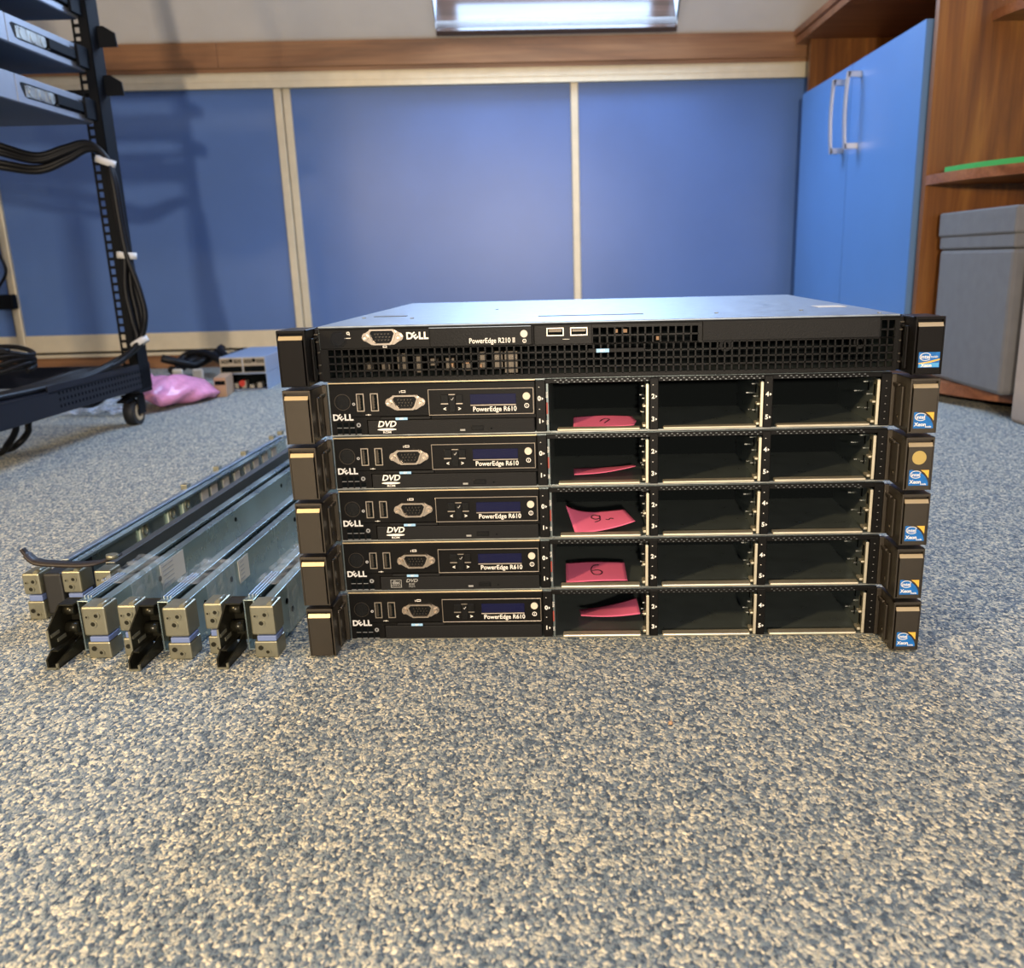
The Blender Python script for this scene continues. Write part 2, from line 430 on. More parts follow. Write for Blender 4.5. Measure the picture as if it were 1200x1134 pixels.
# ---------------------------------------------------------------- cupboard on the right
cb = thing('corner_cupboard', 'built-in corner cupboard in brown wood with blue doors and rounded open shelves', 'cupboard')
YE = 1.318
for (y0, y1, hy) in ((1.7745, 2.205, 1.815), (1.335, 1.7715, 1.705)):
    d = MB().box(.762, .778, y0, y1, .05, .756).build('door', M['cab_blue'], cb)
    MB().box(.7635, .7785, y0-.0012, y0, .05, .756).build('edge_band', M['cab_edge'], d)
    h = MB()
    zt, zb = .728, .552
    pts = []
    for k in range(13):
        t = k/12; pts.append((.731 - .005*math.sin(PI*t), hy, zb+(zt-zb)*t))
    n = len(pts)
    for k in range(n-1):
        p, q = pts[k], pts[k+1]
        h.add([(p[0]-.003, hy-.006, p[2]), (p[0]+.003, hy-.006, p[2]), (p[0]+.003, hy+.006, p[2]), (p[0]-.003, hy+.006, p[2]),
               (q[0]-.003, hy-.006, q[2]), (q[0]+.003, hy-.006, q[2]), (q[0]+.003, hy+.006, q[2]), (q[0]-.003, hy+.006, q[2])],
              [(0,3,2,1),(4,5,6,7),(0,1,5,4),(1,2,6,5),(2,3,7,6),(3,0,4,7)])
    h.box(.728, .7619, hy-.006, hy+.006, zb, zb+.014, .001); h.box(.728, .7619, hy-.006, hy+.006, zt-.014, zt, .001)
    h.build('handle', M['handle'], d)
MB().box(.772, 1.255, 1.300, YE, .045, 1.70).build('end_panel', M['wood_v'], cb)
MB().box(.7795, 1.255, 2.206, 2.226, 0, .905).build('far_panel', M['wood_v'], cb)
MB().box(.785, 1.255, YE+.002, 2.204, .738, .754).build('inner_board', M['wood_h'], cb)
MB().box(1.24, 1.255, YE+.002, 2.204, .756, .905).build('back_panel', M['wood_v'], cb)
tb = MB().box(.757, 1.255, 1.34, 2.285, .906, .925)
tb.box(.750, .772, 1.34, 2.285, .926, .9455, .003)
tb.build('top_board', M['wood_h'], cb)
MB().box(.800, 1.255, YE+.002, 2.204, .0, .048).build('plinth', M['wood_h'], cb)
def qshelf(r, cx, z0, z1, name='rounded_shelf', bevel=.004, m='wood_h', tk=0):
    poly = [(cx, 1.2995)]
    for k in range(33):
        a = (PI/2)*k/32; poly.append((cx-r*math.cos(a), 1.2995-r*math.sin(a)))
    return MB().prism(poly, 'z', z0, z1).build(name, M[m], cb)
qshelf(.478, 1.25, .020, .044); qshelf(.478, 1.25, .436, .455); qshelf(.37, 1.25, .742, .760)
qshelf(.40, 1.25, .0, .0195, 'plinth', m='void')  # toe space in near-black, shade under the shelf put into its colour
poly = [(1.24, 1.272)] + [(1.25-.462*math.cos(a_), 1.2995-.462*math.sin(a_)) for a_ in [PI/2*(k+2)/32 for k in range(29)]]
tag(MB().prism(poly, 'z', .4555, .4665).build('shelf_mat', M['green']), 'flat green mat with a curved edge lying on the rounded cupboard shelf', 'mat')

# grey fabric box with lid on the lowest shelf
rb = thing('storage_box', 'grey fabric storage box with fitted lid on the lowest rounded shelf', 'box', (.800, 1.268, .0445), 0)
b = MB().box(0, .30, -.305, 0, 0, .262, .008)
b.build('body', M['boxgrey'], rb)
b = MB().box(-.004, .304, -.309, .004, .287, .334, .004)
b.build('lid', M['boxgrey'], rb)
b = MB().box(-.001, .301, -.306, .001, .262, .288, .004)
b.build('rim', M['boxgrey'], rb)
tag(MB().box(.815, .903, .60, .945, 0, .335, .008).build('storage_box', M['beige']),
    'tall beige fabric box standing on the carpet at the right edge', 'box')

# ---------------------------------------------------------------- servers
DELL_SLANT = .66
def dell(mb, x, y, z, w):
    """wordmark of four heavy letters with the E turned, centred on x,z"""
    s = w*.43
    mb.text('D', x-w*.365, y, z, s, bold=.035); mb.text('E', x-w*.118, y, z, s*.98, bold=.03, rot=DELL_SLANT)
    mb.text('L', x+w*.155, y, z, s, bold=.04); mb.text('L', x+w*.385, y, z, s, bold=.04)
def vga(parent, cx, cz, y, w=.033, m='nickel'):
    hw, hh = .0106, .0058
    b = MB()
    def dpoly(a, h):
        return [(cx-a, cz+h*.6), (cx-a+.0016, cz+h), (cx+a-.0016, cz+h), (cx+a, cz+h*.6), (cx+a-.0022, cz-h*.6), (cx+a-.0040, cz-h), (cx-a+.0040, cz-h), (cx-a+.0022, cz-h*.6)]
    pl = dpoly(hw, hh); pi = dpoly(hw-.0012, hh-.0011)
    n = len(pl)
    for y0 in (y-.0035,):
        vs = [(p[0], y0, p[1]) for p in pl]+[(p[0], y0, p[1]) for p in pi]+[(p[0], y, p[1]) for p in pl]+[(p[0], y, p[1]) for p in pi]
        fs = []
        for i in range(n):
            j = (i+1) % n
            fs += [(i, j, n+j, n+i), (i, 2*n+i, 2*n+j, j), (n+i, n+j, 3*n+j, 3*n+i)]
        b.add(vs, fs)
    # flange with rounded ends
    fl = []
    for s_ in (1, -1):
        for k in range(7):
            a = -PI/2+PI*k/6
            fl.append((cx+s_*(.0126+.0030*math.cos(a)), cz+s_*.0032*math.sin(a)) if True else 0)
        fl.append((cx+s_*.0085, cz+s_*.0058)); fl.append((cx-s_*.0085, cz+s_*.0058))
    b.prism(fl, 'y', y-.0008, y)
    o = b.build('video_port', M[m], parent)
    MB().prism(dpoly(hw-.0016, hh-.0015), 'y', y-.0022, y-.0009).build('socket', M['void'], o) if False else None
    k = MB()
    k.prism(dpoly(hw-.0013, hh-.0012), 'y', y-.0012, y-.0009)
    for r_, (n_, dz) in enumerate(((5, .0019), (5, 0), (5, -.0019))):
        for q in range(n_):
            k.cyl((cx-.0044+q*.0022+(.0006 if r_ == 1 else 0), y-.0030, cz+dz), .00042, .0018, 'y', 6)
    k.build('video_socket', M['black_gloss'], parent)
    k = MB()
    for r_, dz in enumerate((.0022, 0, -.0022)):
        for q in range(5): k.cyl((cx-.0052+q*.0025+(.0008 if r_ == 1 else 0), y-.0032, cz+dz), .00050, .0018, 'y', 6)
    k.build('pin_field', M['pewter'], parent)
    for sx in (-1, 1):
        MB().cyl((cx+sx*.0126, y-.0042, cz), .0024, .0034, 'y', 6, hole=.0013, smooth=False).build('hex_screw', M[m], parent)
def usb(parent, x0, x1, z0, z1, y):
    vert = (z1-z0) > (x1-x0)
    f = MB().frame(x0, x1, z0, z1, .0007, y-.0010, y+.0002).build('usb_port', M['nickel'], parent)
    k = MB().box(x0+.0007, x1-.0007, y-.0006, y-.0001, z0+.0007, z1-.0007)
    k.build('usb_socket', M['void'], parent)
    t = MB()
    if vert:
        t.box(x0+.0014, x0+.0030, y-.0012, y-.0006, z0+.0016, z1-.0016)
        for q in range(4): t.box(x0+.0030, x0+.0034, y-.0011, y-.0006, z0+.0025+q*.0022, z0+.0035+q*.0022)
    else:
        t.box(x0+.0016, x1-.0016, y-.0012, y-.0006, z1-.0030, z1-.0014)
    t.build('usb_tongue', M['red'] if False else M['pewter'], parent)
def ear(root, sgn, m, edge, hi, lo, sticker, kind, gold=False):
    """rack ear with its release latch; built for +x and mirrored"""
    X = lambda x: sgn*x
    b = MB()
    xi, xo, yf, yb = .2205, .2415, -.0230, .0125
    b.box(X(xi), X(xo), yf+.0042, yb, lo, hi, .0008)
    b.box(X(xi), X(xi+.0014), yf+.0006, yf+.0048, lo, hi); b.box(X(xo-.0012), X(xo), yf+.0006, yf+.0048, lo, hi); b.box(X(xi), X(xo), yf+.0006, yf+.0048, hi-.0022, hi); b.box(X(xi), X(xo), yf+.0006, yf+.0048, lo, lo+.0010)
    # frame rim round the latch
    b.box(X(xi), X(xo), yf, yf+.001, hi-.0022, hi, .0004)
    b.box(X(xi), X(xi+.0014), yf-.0002, yf+.001, lo, hi, .0004); b.box(X(xo-.0012), X(xo), yf-.0002, yf+.001, lo, hi, .0004)
    # foot plate towards the chassis
    b.box(X(.2172), X(xi+.001), .0090, .0135, lo, hi, .0006)
    o = b.build('ear', m, root)
    # latch pad: flat plate with sloped finger ledge at its top
    L = MB()
    zt = hi-.0040; zl = hi-.0068
    prof = [(yf+.0044, lo+.0008), (yf+.0009, lo+.0008), (yf-.0012, lo+.0012), (yf-.0014, zl), (yf+.0004, zl), (yf+.0010, zt), (yf+.0044, zt)]
    L.prism(prof, 'x', X(xi+.0020), X(xo-.0018))
    L.build('latch', m, o)
    MB().prism([(yf-.0016, zl), (yf+.0002, zt), (yf+.0016, zt), (yf+.0016, zl)], 'x', X(xi+.0018), X(xo-.0016)).build('latch_ledge', M['ledge'], o)
    # inner side: grip bar, pins
    g = MB()
    g.box(X(.2186), X(xi), -.0105, -.0050, lo+.003, hi-.0070, .0008)
    g.box(X(.2180), X(xi), -.0030, .0085, hi-.0085, hi-.0060, .0008)
    g.cyl((X(.2192) if sgn > 0 else X(.2205), -.0005, lo+.0085), .0026, .0013, 'x', 10)
    g.build('grip_bar', edge, o)
    if sticker == 'quarter':
        y = yf-.00150
        cx, cz, w, h = X(.2312), lo+.0098, .0145, .0118
        s = MB()
        poly = [(cx-w/2, cz-h/2), (cx+w/2, cz-h/2)]
        for k in range(9):
            a = (PI/2)*k/8; poly.append((cx-w/2+w*math.cos(a*.92)*1.0, cz-h/2+h*math.sin(a*.92)+.0003))
        poly.append((cx-w/2, cz+h/2))
        s.prism(poly, 'y', y, y+.0004)
        s.build('processor_sticker', M['st_blue'], root)
        s = MB().prism([(cx+w*.08, cz+h/2), (cx+w/2, cz+h/2), (cx+w/2, cz-h*.02), (cx+w*.42, cz+h*.12), (cx+w*.28, cz+h*.33)], 'y', y+.0001, y+.0004)
        s.build('sticker_corner', M['st_gold'], root)
        t = MB()
        t.text('intel', cx-w*.16, y, cz+h*.20, .0038, bold=.01)
        t.text('Xeon', cx-w*.16, y, cz-h*.26, .0038, bold=.02)
        t.text('inside', cx+w*.25, y, cz-h*.40, .0019, bold=.01)
        ring = []
        for k in range(20):
            a = .5+2*PI*k/20*.86; ring.append((cx-w*.15+w*.29*math.cos(a), y-.0001, cz+h*.22+h*.23*math.sin(a)))
        t.tube(ring, .00028, 4)
        t.build('sticker_print', M['white_ink'], root)
    elif sticker == 'flat':
        y = yf-.00150
        cx, cz, w, h = X(.2314), lo+.0108, .0150, .0110
        MB().box(cx-w/2, cx+w/2, y, y+.0004, cz-h/2, cz+h/2).build('processor_sticker', M['st_blue'], root)
        MB().box(cx-w/2+.0004, cx+w/2-.0004, y-.0001, y, cz-h/2+.0004, cz-h*.2).build('sticker_band', M['st_light'], root)
        sw = MB().prism([(cx-w/2, cz-h*.20), (cx-w*.1, cz-h*.12), (cx+w/2, cz+h*.08), (cx+w/2, cz-h*.02), (cx, cz-h*.20), (cx-w/2, cz-h*.26)], 'y', y-.0003, y-.0001)
        sw.build('sticker_swoosh', M['st_gold'], root)
        t = MB()
        t.text('intel', cx-w*.18, y-.0001, cz+h*.20, .0040, bold=.01); t.text('inside', cx+w*.24, y-.0001, cz+h*.20, .0022)
        t.text('Xeon', cx-w*.12, y-.0002, cz-h*.36, .0034, bold=.03)
        ring = []
        for k in range(20):
            a = .5+2*PI*k/20*.86; ring.append((cx-w*.18+w*.27*math.cos(a), y-.0002, cz+h*.20+h*.24*math.sin(a)))
        t.tube(ring, .00028, 4)
        t.build('sticker_print', M['white_ink'], root)
    if gold:
        MB().cyl((X(.2304), yf-.0018, lo+.0252), .0052, .0004, 'y', 28).build('gold_seal', M['gold_dot'], root)
    return o

PITCH = .0433
def r610(k, label, logo='dvd', drive=True, gold=False, dx=0.0):
    z0 = k*PITCH
    root = thing('rack_server', label, 'server', S(dx, 0, z0), -TH, 'low rack servers with three open drive bays, stacked on the carpet')
    F = .012                                   # face plane
    H = .0427
    # chassis: floor, roof, sides, back, cage
    c = MB()
    c.box(-.217, .217, F+.001, .772, 0.0004, .0014); c.box(-.217, .217, F+.001, .772, H-.0014, H-.0002)
    c.box(-.217, -.2158, F+.001, .772, .0014, H-.0014); c.box(.2158, .217, F+.001, .772, .0014, H-.0014)
    c.box(-.2158, .2158, .770, .772, .0014, H-.0014)
    c.build('chassis', M['bay'], root)
    MB().box(-.0475, .2150, .122, .126, .0015, H-.0016).build('backplane', M['void'], root)
    # bay walls
    MB().box(-.0465, -.0450, F, .122, .0015, H-.0016).build('bay_wall', M['bay'], root)
    for xw in (.0310, .1190, .2075):
        w = MB()
        w.box(xw, xw+.0012, F-.001, .122, .0015, H-.0055)
        # tabs and shelf lips on the side that shows
        tb_ = []
        for zz, yy in ((.0110, .034), (.0085, .052), (.0225, .030), (.0205, .064), (.0310, .040)):
            tb_.append(MB().box(xw-.0024, xw, yy, yy+.0030, zz, zz+.0010, .0002))
        wo = w.build('bay_wall', M['bay'], root)
        MB().box(xw-.0006, xw+.0018, F-.0016, F-.0006, .0018, H-.0060, .0004).build('wall_edge', M['lip_warmlit'], wo)
        MB().box(xw-.0003, xw, F+.0002, F+.0090, .0016, H-.0060).build('wall_rim', M['bracket'], wo)
        for q in ((F+.002, F+.012, .0028, .0050), (F+.001, F+.008, .0185, .0203)):
            MB().box(xw-.0028, xw, q[0], q[1], q[2], q[3], .0005).build('wall_catch', M['lip_warmlit'], wo)
        for q in tb_: q.build('wall_tab', M['steel'], wo)
        sl = MB()
        for zz in (.0075, .0235):
            sl.box(xw-.0006, xw, F+.003, F+.007, zz, zz+.0090)
            sl.box(xw-.0003, xw, F+.020, F+.023, zz+.002, zz+.0090)
        sl.build('wall_slots', M['void'], wo)
    # lower lips, rolled
    for x0, x1 in ((-.0385, .0262), (.0440, .1160), (.1315, .2030)):
        MB().box(x0, x1, F-.0030, F+.006, .0012, .0034, .0009).build('bay_lip', M['lip_warmlit'], root)
    MB().box(-.2165, .2175, F-.001, F+.0005, .0003, .0012).build('lower_edge', M['steel'], root)
    # roof lip with two rows of fine perforations
    rl = MB().box(-.0475, .2175, F-.0010, F+.010, H-.0042, H-.0004, .0005)
    rl.build('upper_lip', M['black'], root)
    pf = MB()
    for i in range(56):
        x = -.040+i*.0043
        if .030 < x < .040 or .1195 < x < .128 or x > .206: continue
        pf.box(x, x+.0013, F-.0013, F-.0010, H-.0019, H-.0013); pf.box(x+.002, x+.0033, F-.0013, F-.0010, H-.0034, H-.0028)
    pf.build('lip_perforation', M['zinc_dark'], root)
    # black number strips
    MB().box(.2098, .2175, F-.0018, F+.002, .0012, H-.0012, .0005).build('number_strip', M['black'], root)
    for (xc, a, b_) in ((-.0520, '0', '1'), (.0360, '2', '3'), (.1236, '4', '5')):
        t = MB()
        o = MB().box(xc-.0028 if xc < 0 else xc-.0025, xc+.0049 if xc < 0 else xc+.0042, F-.0018, F+.002, .0012, H-.0012, .0005).build('number_strip', M['black'], root)
        for ch, zc in ((a, .0272), (b_, .0095)):
            t.text(ch, xc, F-.0018, zc, .0050, bold=.03)
            t.prism([(xc+.0019, zc-.0011), (xc+.0033, zc), (xc+.0019, zc+.0011)], 'y', F-.0020, F-.0018)
        for zc in (.0188, .0360):
            t.box(xc-.0004, xc+.0004, F-.0020, F-.0018, zc-.0001, zc+.0004)
        t.build('number_print', M['white_ink'], o)
    t = MB()
    for zc in (.0355, .0300, .0240, .0180, .0120, .0065):
        t.box(.2132, .2142, F-.0020, F-.0018, zc, zc+.0003)
    t.build('strip_marks', M['grey_ink'], root)
    r_ = MB()
    r_.box(-.0466, -.0455, F-.0012, F, .0150, .0240); r_.build('red_tab', M['red'], root)
    r2 = MB(); r2.text('R610', -.0460, F-.0011, .0300, .0022, rot=PI/2); r2.text('SAS', -.0460, F-.0011, .0085, .0022, rot=PI/2)
    r2.build('tab_print', M['white_ink'], root)
    # control panel
    cp_ = MB()
    cp_.box(-.2160, -.0550, F-.0008, F+.004, .0153, H-.0016, .0006)
    cp_.box(-.2160, -.1880, F-.0008, F+.004, .0012, .0153)
    cp_.box(-.1880, -.1770, F-.0008, F+.004, .0128, .0153); cp_.box(-.1370, -.0550, F-.0008, F+.004, .0128, .0153)
    cpo = cp_.build('control_panel', M['black'], root)
    MB().box(-.2165, -.0550, F-.0010, F+.003, H-.0014, H-.0003, .0003).build('panel_edge', M['ledge'], cpo)  # gold highlight along the panel top, painted as a strip
    MB().cyl((-.2060, F-.0016, .0272), .0056, .001, 'y', 28).build('power_button', M['black_gloss'], cpo)
    MB().cyl((-.2060, F-.0013, .0272), .0064, .0007, 'y', 28, hole=.0060).build('button_ring', M['pewter'], cpo)
    usb(cpo, -.1948, -.1888, .0198, .0338, F-.0008); usb(cpo, -.1838, -.1776, .0198, .0338, F-.0008)
    vga(cpo, -.1566, .0264, F-.0008)
    t = MB(); dell(t, -.2064, F-.0008, .0150, .0158)
    t.build('maker_badge', M['white_ink'], cpo)
    ic = MB()
    ic.cyl((-.1973, F-.0011, .0256), .0011, .0003, 'y', 14, hole=.0007)
    ic.frame(-.1595, -.1560, .0338, .0356, .0004, F-.0010, F-.0008); ic.box(-.1608, -.1604, F-.0010, F-.0008, .0336, .0352)
    ic.box(-.1885, -.1843, F-.0010, F-.0008, .0168, .0171); ic.cyl((-.1862, F-.0010, .0170), .0006, .0002, 'y', 8)
    ic.build('port_symbols', M['white_ink'], cpo)
    ve = MB()
    for r in range(2):
        for q in range(4):
            if r == 1 and q == 3: continue
            x = -.2118+q*.0051; z = .0020+r*.0052
            ve.box(x, x+.0037, F-.0010, F-.0004, z, z+.0038)
    ve.build('vent_hole', M['void'], cpo)
    ve = MB()
    for r in range(2):
        for q in range(4):
            x = -.2118+q*.0051; z = .0020+r*.0052
            if r == 1 and q == 3: ve.cyl((x+.0018, F-.0011, z+.0018), .0018, .0005, 'y', 10, hole=.0008); continue
            ve.box(x, x+.0037, F-.0012, F-.0008, z-.0004, z)
    ve.build('vent_rim', M['grey_ink'], cpo)  # grey strips under the holes paint a highlight on their lower edges
    # display bezel
    dp = MB()
    x0, x1, zb, zt = -.1383, -.0562, .0158, .0362
    dp.box(x0, x1, F-.0022, F-.0008, zb, zt, .0008)
    dpo = dp.build('display_panel', M['black'], root)
    rim = MB().frame(x0, x1, zb, zt, .0006, F-.0030, F-.0022, .0002)
    rim.build('display_rim', M['nickel'], dpo)
    MB().box(-.1056, -.0700, F-.0027, F-.0022, .0240, .0318, .0002).build('display_screen', M['lcd'], dpo)
    MB().box(-.1056, -.0700, F-.0034, F-.0022, .0228, .0237, .0002).build('display_ledge', M['nickel'], dpo)
    for q in ((-.1285, -.1225, .0248, .0320), (-.1222, -.1172, .0180, .0320), (-.1169, -.1115, .0248, .0320)):
        MB().box(q[0], q[1], F-.0031, F-.0022, q[2], q[3], .0004).build('menu_button', M['black_gloss'], dpo)
    bt = MB(); bt.box(-.1285, -.1228, F-.0034, F-.0029, .0244, .0252); bt.box(-.1166, -.1115, F-.0034, F-.0029, .0244, .0252)
    bt.box(-.1222, -.1172, F-.0034, F-.0030, .0316, .0322)
    bt.build('button_edge', M['nickel'], dpo)
    MB().cyl((-.0618, F-.0034, .0296), .0029, .0012, 'y', 18).build('identify_button', M['id'], dpo)
    t = MB(); t.text('PowerEdge R610', -.0868, F-.0022, .0199, .0053, bold=.012, sx=.93)
    t.text('<', -.1258, F-.0022, .0205, .0040, bold=.03); t.text('>', -.1142, F-.0022, .0205, .0040, bold=.03)
    t.tube([(-.1205, F-.0034, .0285), (-.1198, F-.0034, .0275), (-.1184, F-.0034, .0296)], .0002, 4)
    t.cyl((-.0618, F-.0024, .0222), .0019, .0002, 'y', 14, hole=.0014); t.text('i', -.0618, F-.0022, .0222, .0030, bold=.02)
    t.build('display_print', M['white_ink'], dpo)
    # pull-out tag
    tg = MB().box(-.1768, -.1375, F-.0014, F+.003, .0129, .0150, .0003).build('pull_tag', M['black2'], root)
    MB().box(-.1650, -.1555, F-.0024, F-.0014, .0126, .0146, .0002).build('tag_end', M['tag_blue'], tg)
    t = MB(); t.text('EST', -.1602, F-.0024, .0136, .0019, bold=.01); t.build('tag_print', M['white_ink'], tg)
    # slim drive or its blank
    dr = MB().box(-.1875, -.0560, F-.0012, F+.004, .0008, .0124, .0006).build('optical_drive' if drive else 'drive_blank', M['black2'], root)
    if drive:
        e = MB().frame(-.1064, -.0962, .0032, .0072, .0004, F-.0015, F-.0012); e.box(-.1060, -.0966, F-.0018, F-.0012, .0036, .0068, .0004)
        e.build('eject_button', M['black_gloss'], dr)
        t = MB(); t.box(-.1148, -.1108, F-.0014, F-.0012, .0030, .0044)
        t.build('drive_light', M['grey_ink'], dr)
        MB().cyl((-.0902, F-.0014, .0046), .0007, .0003, 'y', 10).build('release_hole', M['void'], dr)
        t = MB()
        if logo == 'dvd':
            t.text('DVD', -.1725, F-.0012, .0093, .0066, bold=.022, sx=1.05, shear=.25)
            el = [(-.1725+.0075*math.cos(2*PI*q/24), .0052+.0009*math.sin(2*PI*q/24)) for q in range(24)]
            t.prism(el, 'y', F-.0014, F-.0012)
            t.text('ROM', -.1725, F-.0012, .0029, .0024, bold=.01, sx=1.25)
            t.build('drive_logo', M['white_ink'], dr)
        else:
            t.frame(-.1790, -.1700, .0032, .0100, .0004, F-.0014, F-.0012)
            t.text('disc', -.1745, F-.0012, .0075, .0042, bold=.02); t.text('COMPACT', -.1745, F-.0012, .0050, .0018)
            t.text('DVD', -.1615, F-.0012, .0090, .0040, bold=.02, sx=1.15, shear=.25); t.text('RW', -.1615, F-.0012, .0058, .0030); t.text('MULTI', -.1615, F-.0012, .0038, .0018)
            t.build('drive_logo', M['grey_ink'], dr)
    # small vent grid on the backplane of the left bay
    g = MB()
    for q in range(5): g.box(-.0400+q*.0022, -.0394+q*.0022, .1212, .1219, .0240, .0345)
    for q in range(5): g.box(-.0400, -.0306, .1211, .1218, .0240+q*.0022, .0246+q*.0022)
    g.build('bay_grille', M['grey_ink'], root)
    ear(root, -1, M['pewter'], M['pewter'], .0412, .0010, None, 0)
    ear(root, 1, M['pewter'], M['pewter'], .0412, .0010, 'quarter', 0, gold)
    return root

r610(4, 'rack server second from the top of the stack, directly under the wide mesh-fronted one')
r610(3, 'rack server third from the top, with a round gold seal on its right ear', gold=True, dx=.0)
r610(2, 'rack server third from the bottom, pink note marked nine tilted in its left bay', dx=.0005)
r610(1, 'rack server second from the bottom, two grey disc logos on its drive', logo='cd', dx=.0)
r610(0, 'bottommost rack server of the stack, on the carpet, plain drive blank without eject button', drive=False, dx=.0008)

# the mesh-fronted server on top
def r210():
    z0 = 5*PITCH
    root = thing('rack_server', 'topmost rack server of the stack, black full-width mesh front and bluish zinc top', 'server', S(0, 0, z0), -TH)
    H = .0428
    c = MB()
    c.box(-.217, .217, .016, .394, .0004, .002); c.box(-.217, -.2155, .002, .394, .002, H-.002); c.box(.2155, .217, .002, .394, .002, H-.002)
    c.box(-.2155, .2155, .392, .394, .002, H-.002)
    c.build('chassis', M['bay'], root)
    cv = MB().box(-.2172, .2172, .0008, .394, H-.0016, H, .0006)
    co = cv.build('top_cover', M['cover'], root)
    for x0, x1, y in ((-.200, -.171, .118), (-.054, .032, .072)): MB().box(x0, x1, y-.0035, y+.0035, H, H+.0006, .0003).build('cover_slot', M['zinc_dark'], co)
    for x, y in ((-.16, .08), (.09, .06), (-.1, .2), (.16, .07), (.205, .012), (-.205, .1)): MB().cyl((x, y, H), .0016, .0007, 'z', 10).build('cover_screw', M['steel'], co)
    MB().box(.184, .208, .112, .138, H, H+.0003).build('cover_label', M['label'], co)
    # front: solid fields
    f = MB(); F0, F1 = 0.0, .0022
    f.box(-.2165, -.0540, F0, F1, .0258, .0412, .0006)      # left field
    f.box(-.0540, -.0105, F0, F1, .0258, .0412, .0004)      # usb field
    f.box(-.0105, .0690, F0, F1, .0376, .0412); f.box(.0690, .0715, F0, F1, .0258, .0412)
    f.box(.2030, .2165, F0, F1, .0385, .0412); f.box(-.2165, .2165, F0, F1, .0012, .0036)
    f.box(-.2165, -.2112, F0, F1, .0036, .0258); f.box(.2140, .2165, F0, F1, .0036, .0385)
    f.box(-.2165, .2165, F0-.0008, F1, .0400, .0412, .0005)
    f.build('front_panel', M['black'], root)
    m = MB(); p = .00548
    # lower mesh: four rows of square openings
    nx = int((.2140+.2112)/.0054)
    px = (.2140+.2112)/nx
    for i in range(nx+1):
        x = -.2112+i*px; m.box(x-.0006, x+.0006, F0+.0002, F1-.0004, .0036, .0258)
    for j in range(5):
        z = .0036+j*.00555; m.box(-.2112, .2140, F0+.0002, F1-.0004, z-.0006, z+.0006)
    # upper mesh in the middle and at the right edge
    for (a, b_, zt) in ((-.0105, .0690, .0376), (.2030, .2140, .0385)):
        n_ = int((b_-a)/.0054); q = (b_-a)/n_
        for i in range(n_+1): m.box(a+i*q-.0006, a+i*q+.0006, F0+.0002, F1-.0004, .0258, zt)
        for z in (.0258, .0318): m.box(a, b_, F0+.0002, F1-.0004, z-.0006, z+.0006)
    m.build('mesh_grille', M['black'], root)
    # blue tag slot inside the mesh
    tg = MB().box(-.0135, .0290, F0-.0004, F1, .0192, .0222, .0004).build('pull_tag', M['black2'], root)
    MB().box(-.0075, .0022, F0-.0012, F0-.0004, .0193, .0221, .0002).build('tag_end', M['tag_blue'], tg)
    t = MB(); t.text('EST', -.0026, F0-.0012, .0207, .0024, bold=.01); t.build('tag_print', M['white_ink'], tg)
    # what shows through the mesh
    MB().box(-.2150, .2150, .060, .061, .003, .0395).build('dark_backing', M['void'], root)  # black sheet standing for the dark interior behind the mesh
    g = MB()
    random.seed(3)
    for i in range(9):
        x = -.186+i*.0125; h_ = random.choice((.006, .010, .013)); zz = .005+random.random()*.006
        MB().box(x, x+.007, .012, .020, zz, zz+h_, .0005).build('circuit_part', M['pewter'], root)
    g.box(-.078, -.0675, .010, .020, .004, .021, .0005)
    g.build('circuit_part', M['pewter'], root)
    g = MB()
    for x, zz in ((-.120, .010), (-.108, .012), (-.098, .009), (.006, .033), (.013, .033), (.038, .027)): MB().box(x, x+.003, .008, .012, zz, zz+.0025).build('circuit_part', M['card'], root)
    g = MB()
    for x in (.0897, .1898):
        MB().cyl((x, .004, .0222), .0046, .006, 'y', 20, hole=.0024).build('thumb_screw', M['black2'], root)
    # controls
    pb = MB().cyl((-.2020, -.0010, .0333), .0050, .001, 'y', 28); pb.cyl((-.2020, -.0006, .0333), .0060, .0008, 'y', 28, hole=.0054)
    pb.build('power_button', M['black_gloss'], root)
    ic = MB(); ic.cyl((-.1942, -.0003, .0375), .0012, .0003, 'y', 12, hole=.0007); ic.box(-.1934, -.1930, -.0003, 0, .0358, .0368)
    ic.box(-.1975, -.1925, -.0003, 0, .0336, .0340); ic.frame(-.1685, -.1655, .0262, .0279, .0004, -.0003, 0)
    ic.box(-.0325, -.0275, -.0003, 0, .0295, .0298)
    ic.build('port_symbols', M['white_ink'], root)
    vga(root, -.1682, .0343, 0)
    t = MB(); dell(t, -.1418, 0, .0344, .0165); t.build('maker_badge', M['white_ink'], root)
    ip = MB().box(-.1327, -.0552, -.0016, .0004, .0258, .0402, .0007).build('info_panel', M['black'], root)
    t = MB(); t.text('PowerEdge R210 II', -.0855, -.0016, .0298, .0053, bold=.012, sx=.85)
    t.cyl((-.0612, -.0018, .0292), .0015, .0002, 'y', 12, hole=.0010); t.text('i', -.0612, -.0016, .0292, .0024)
    t.build('panel_print', M['white_ink'], ip)
    MB().cyl((-.0614, -.0026, .0345), .0027, .0012, 'y', 18).build('identify_button', M['id'], ip)
    MB().box(-.1327, -.0560, -.0019, -.0010, .0398, .0404, .0002).build('panel_edge', M['cover'], ip)
    usb(root, -.0445, -.0317, .0322, .0382, 0); usb(root, -.0268, -.0140, .0322, .0382, 0)
    bl = MB().box(.0718, .2026, -.0010, .0010, .0262, .0408, .0005).build('drive_blank', M['black2'], root)
    ear(root, -1, M['ear_black'], M['ear_black'], .0418, .0006, None, 0)
    ear(root, 1, M['ear_black'], M['ear_black'], .0418, .0006, 'flat', 0)
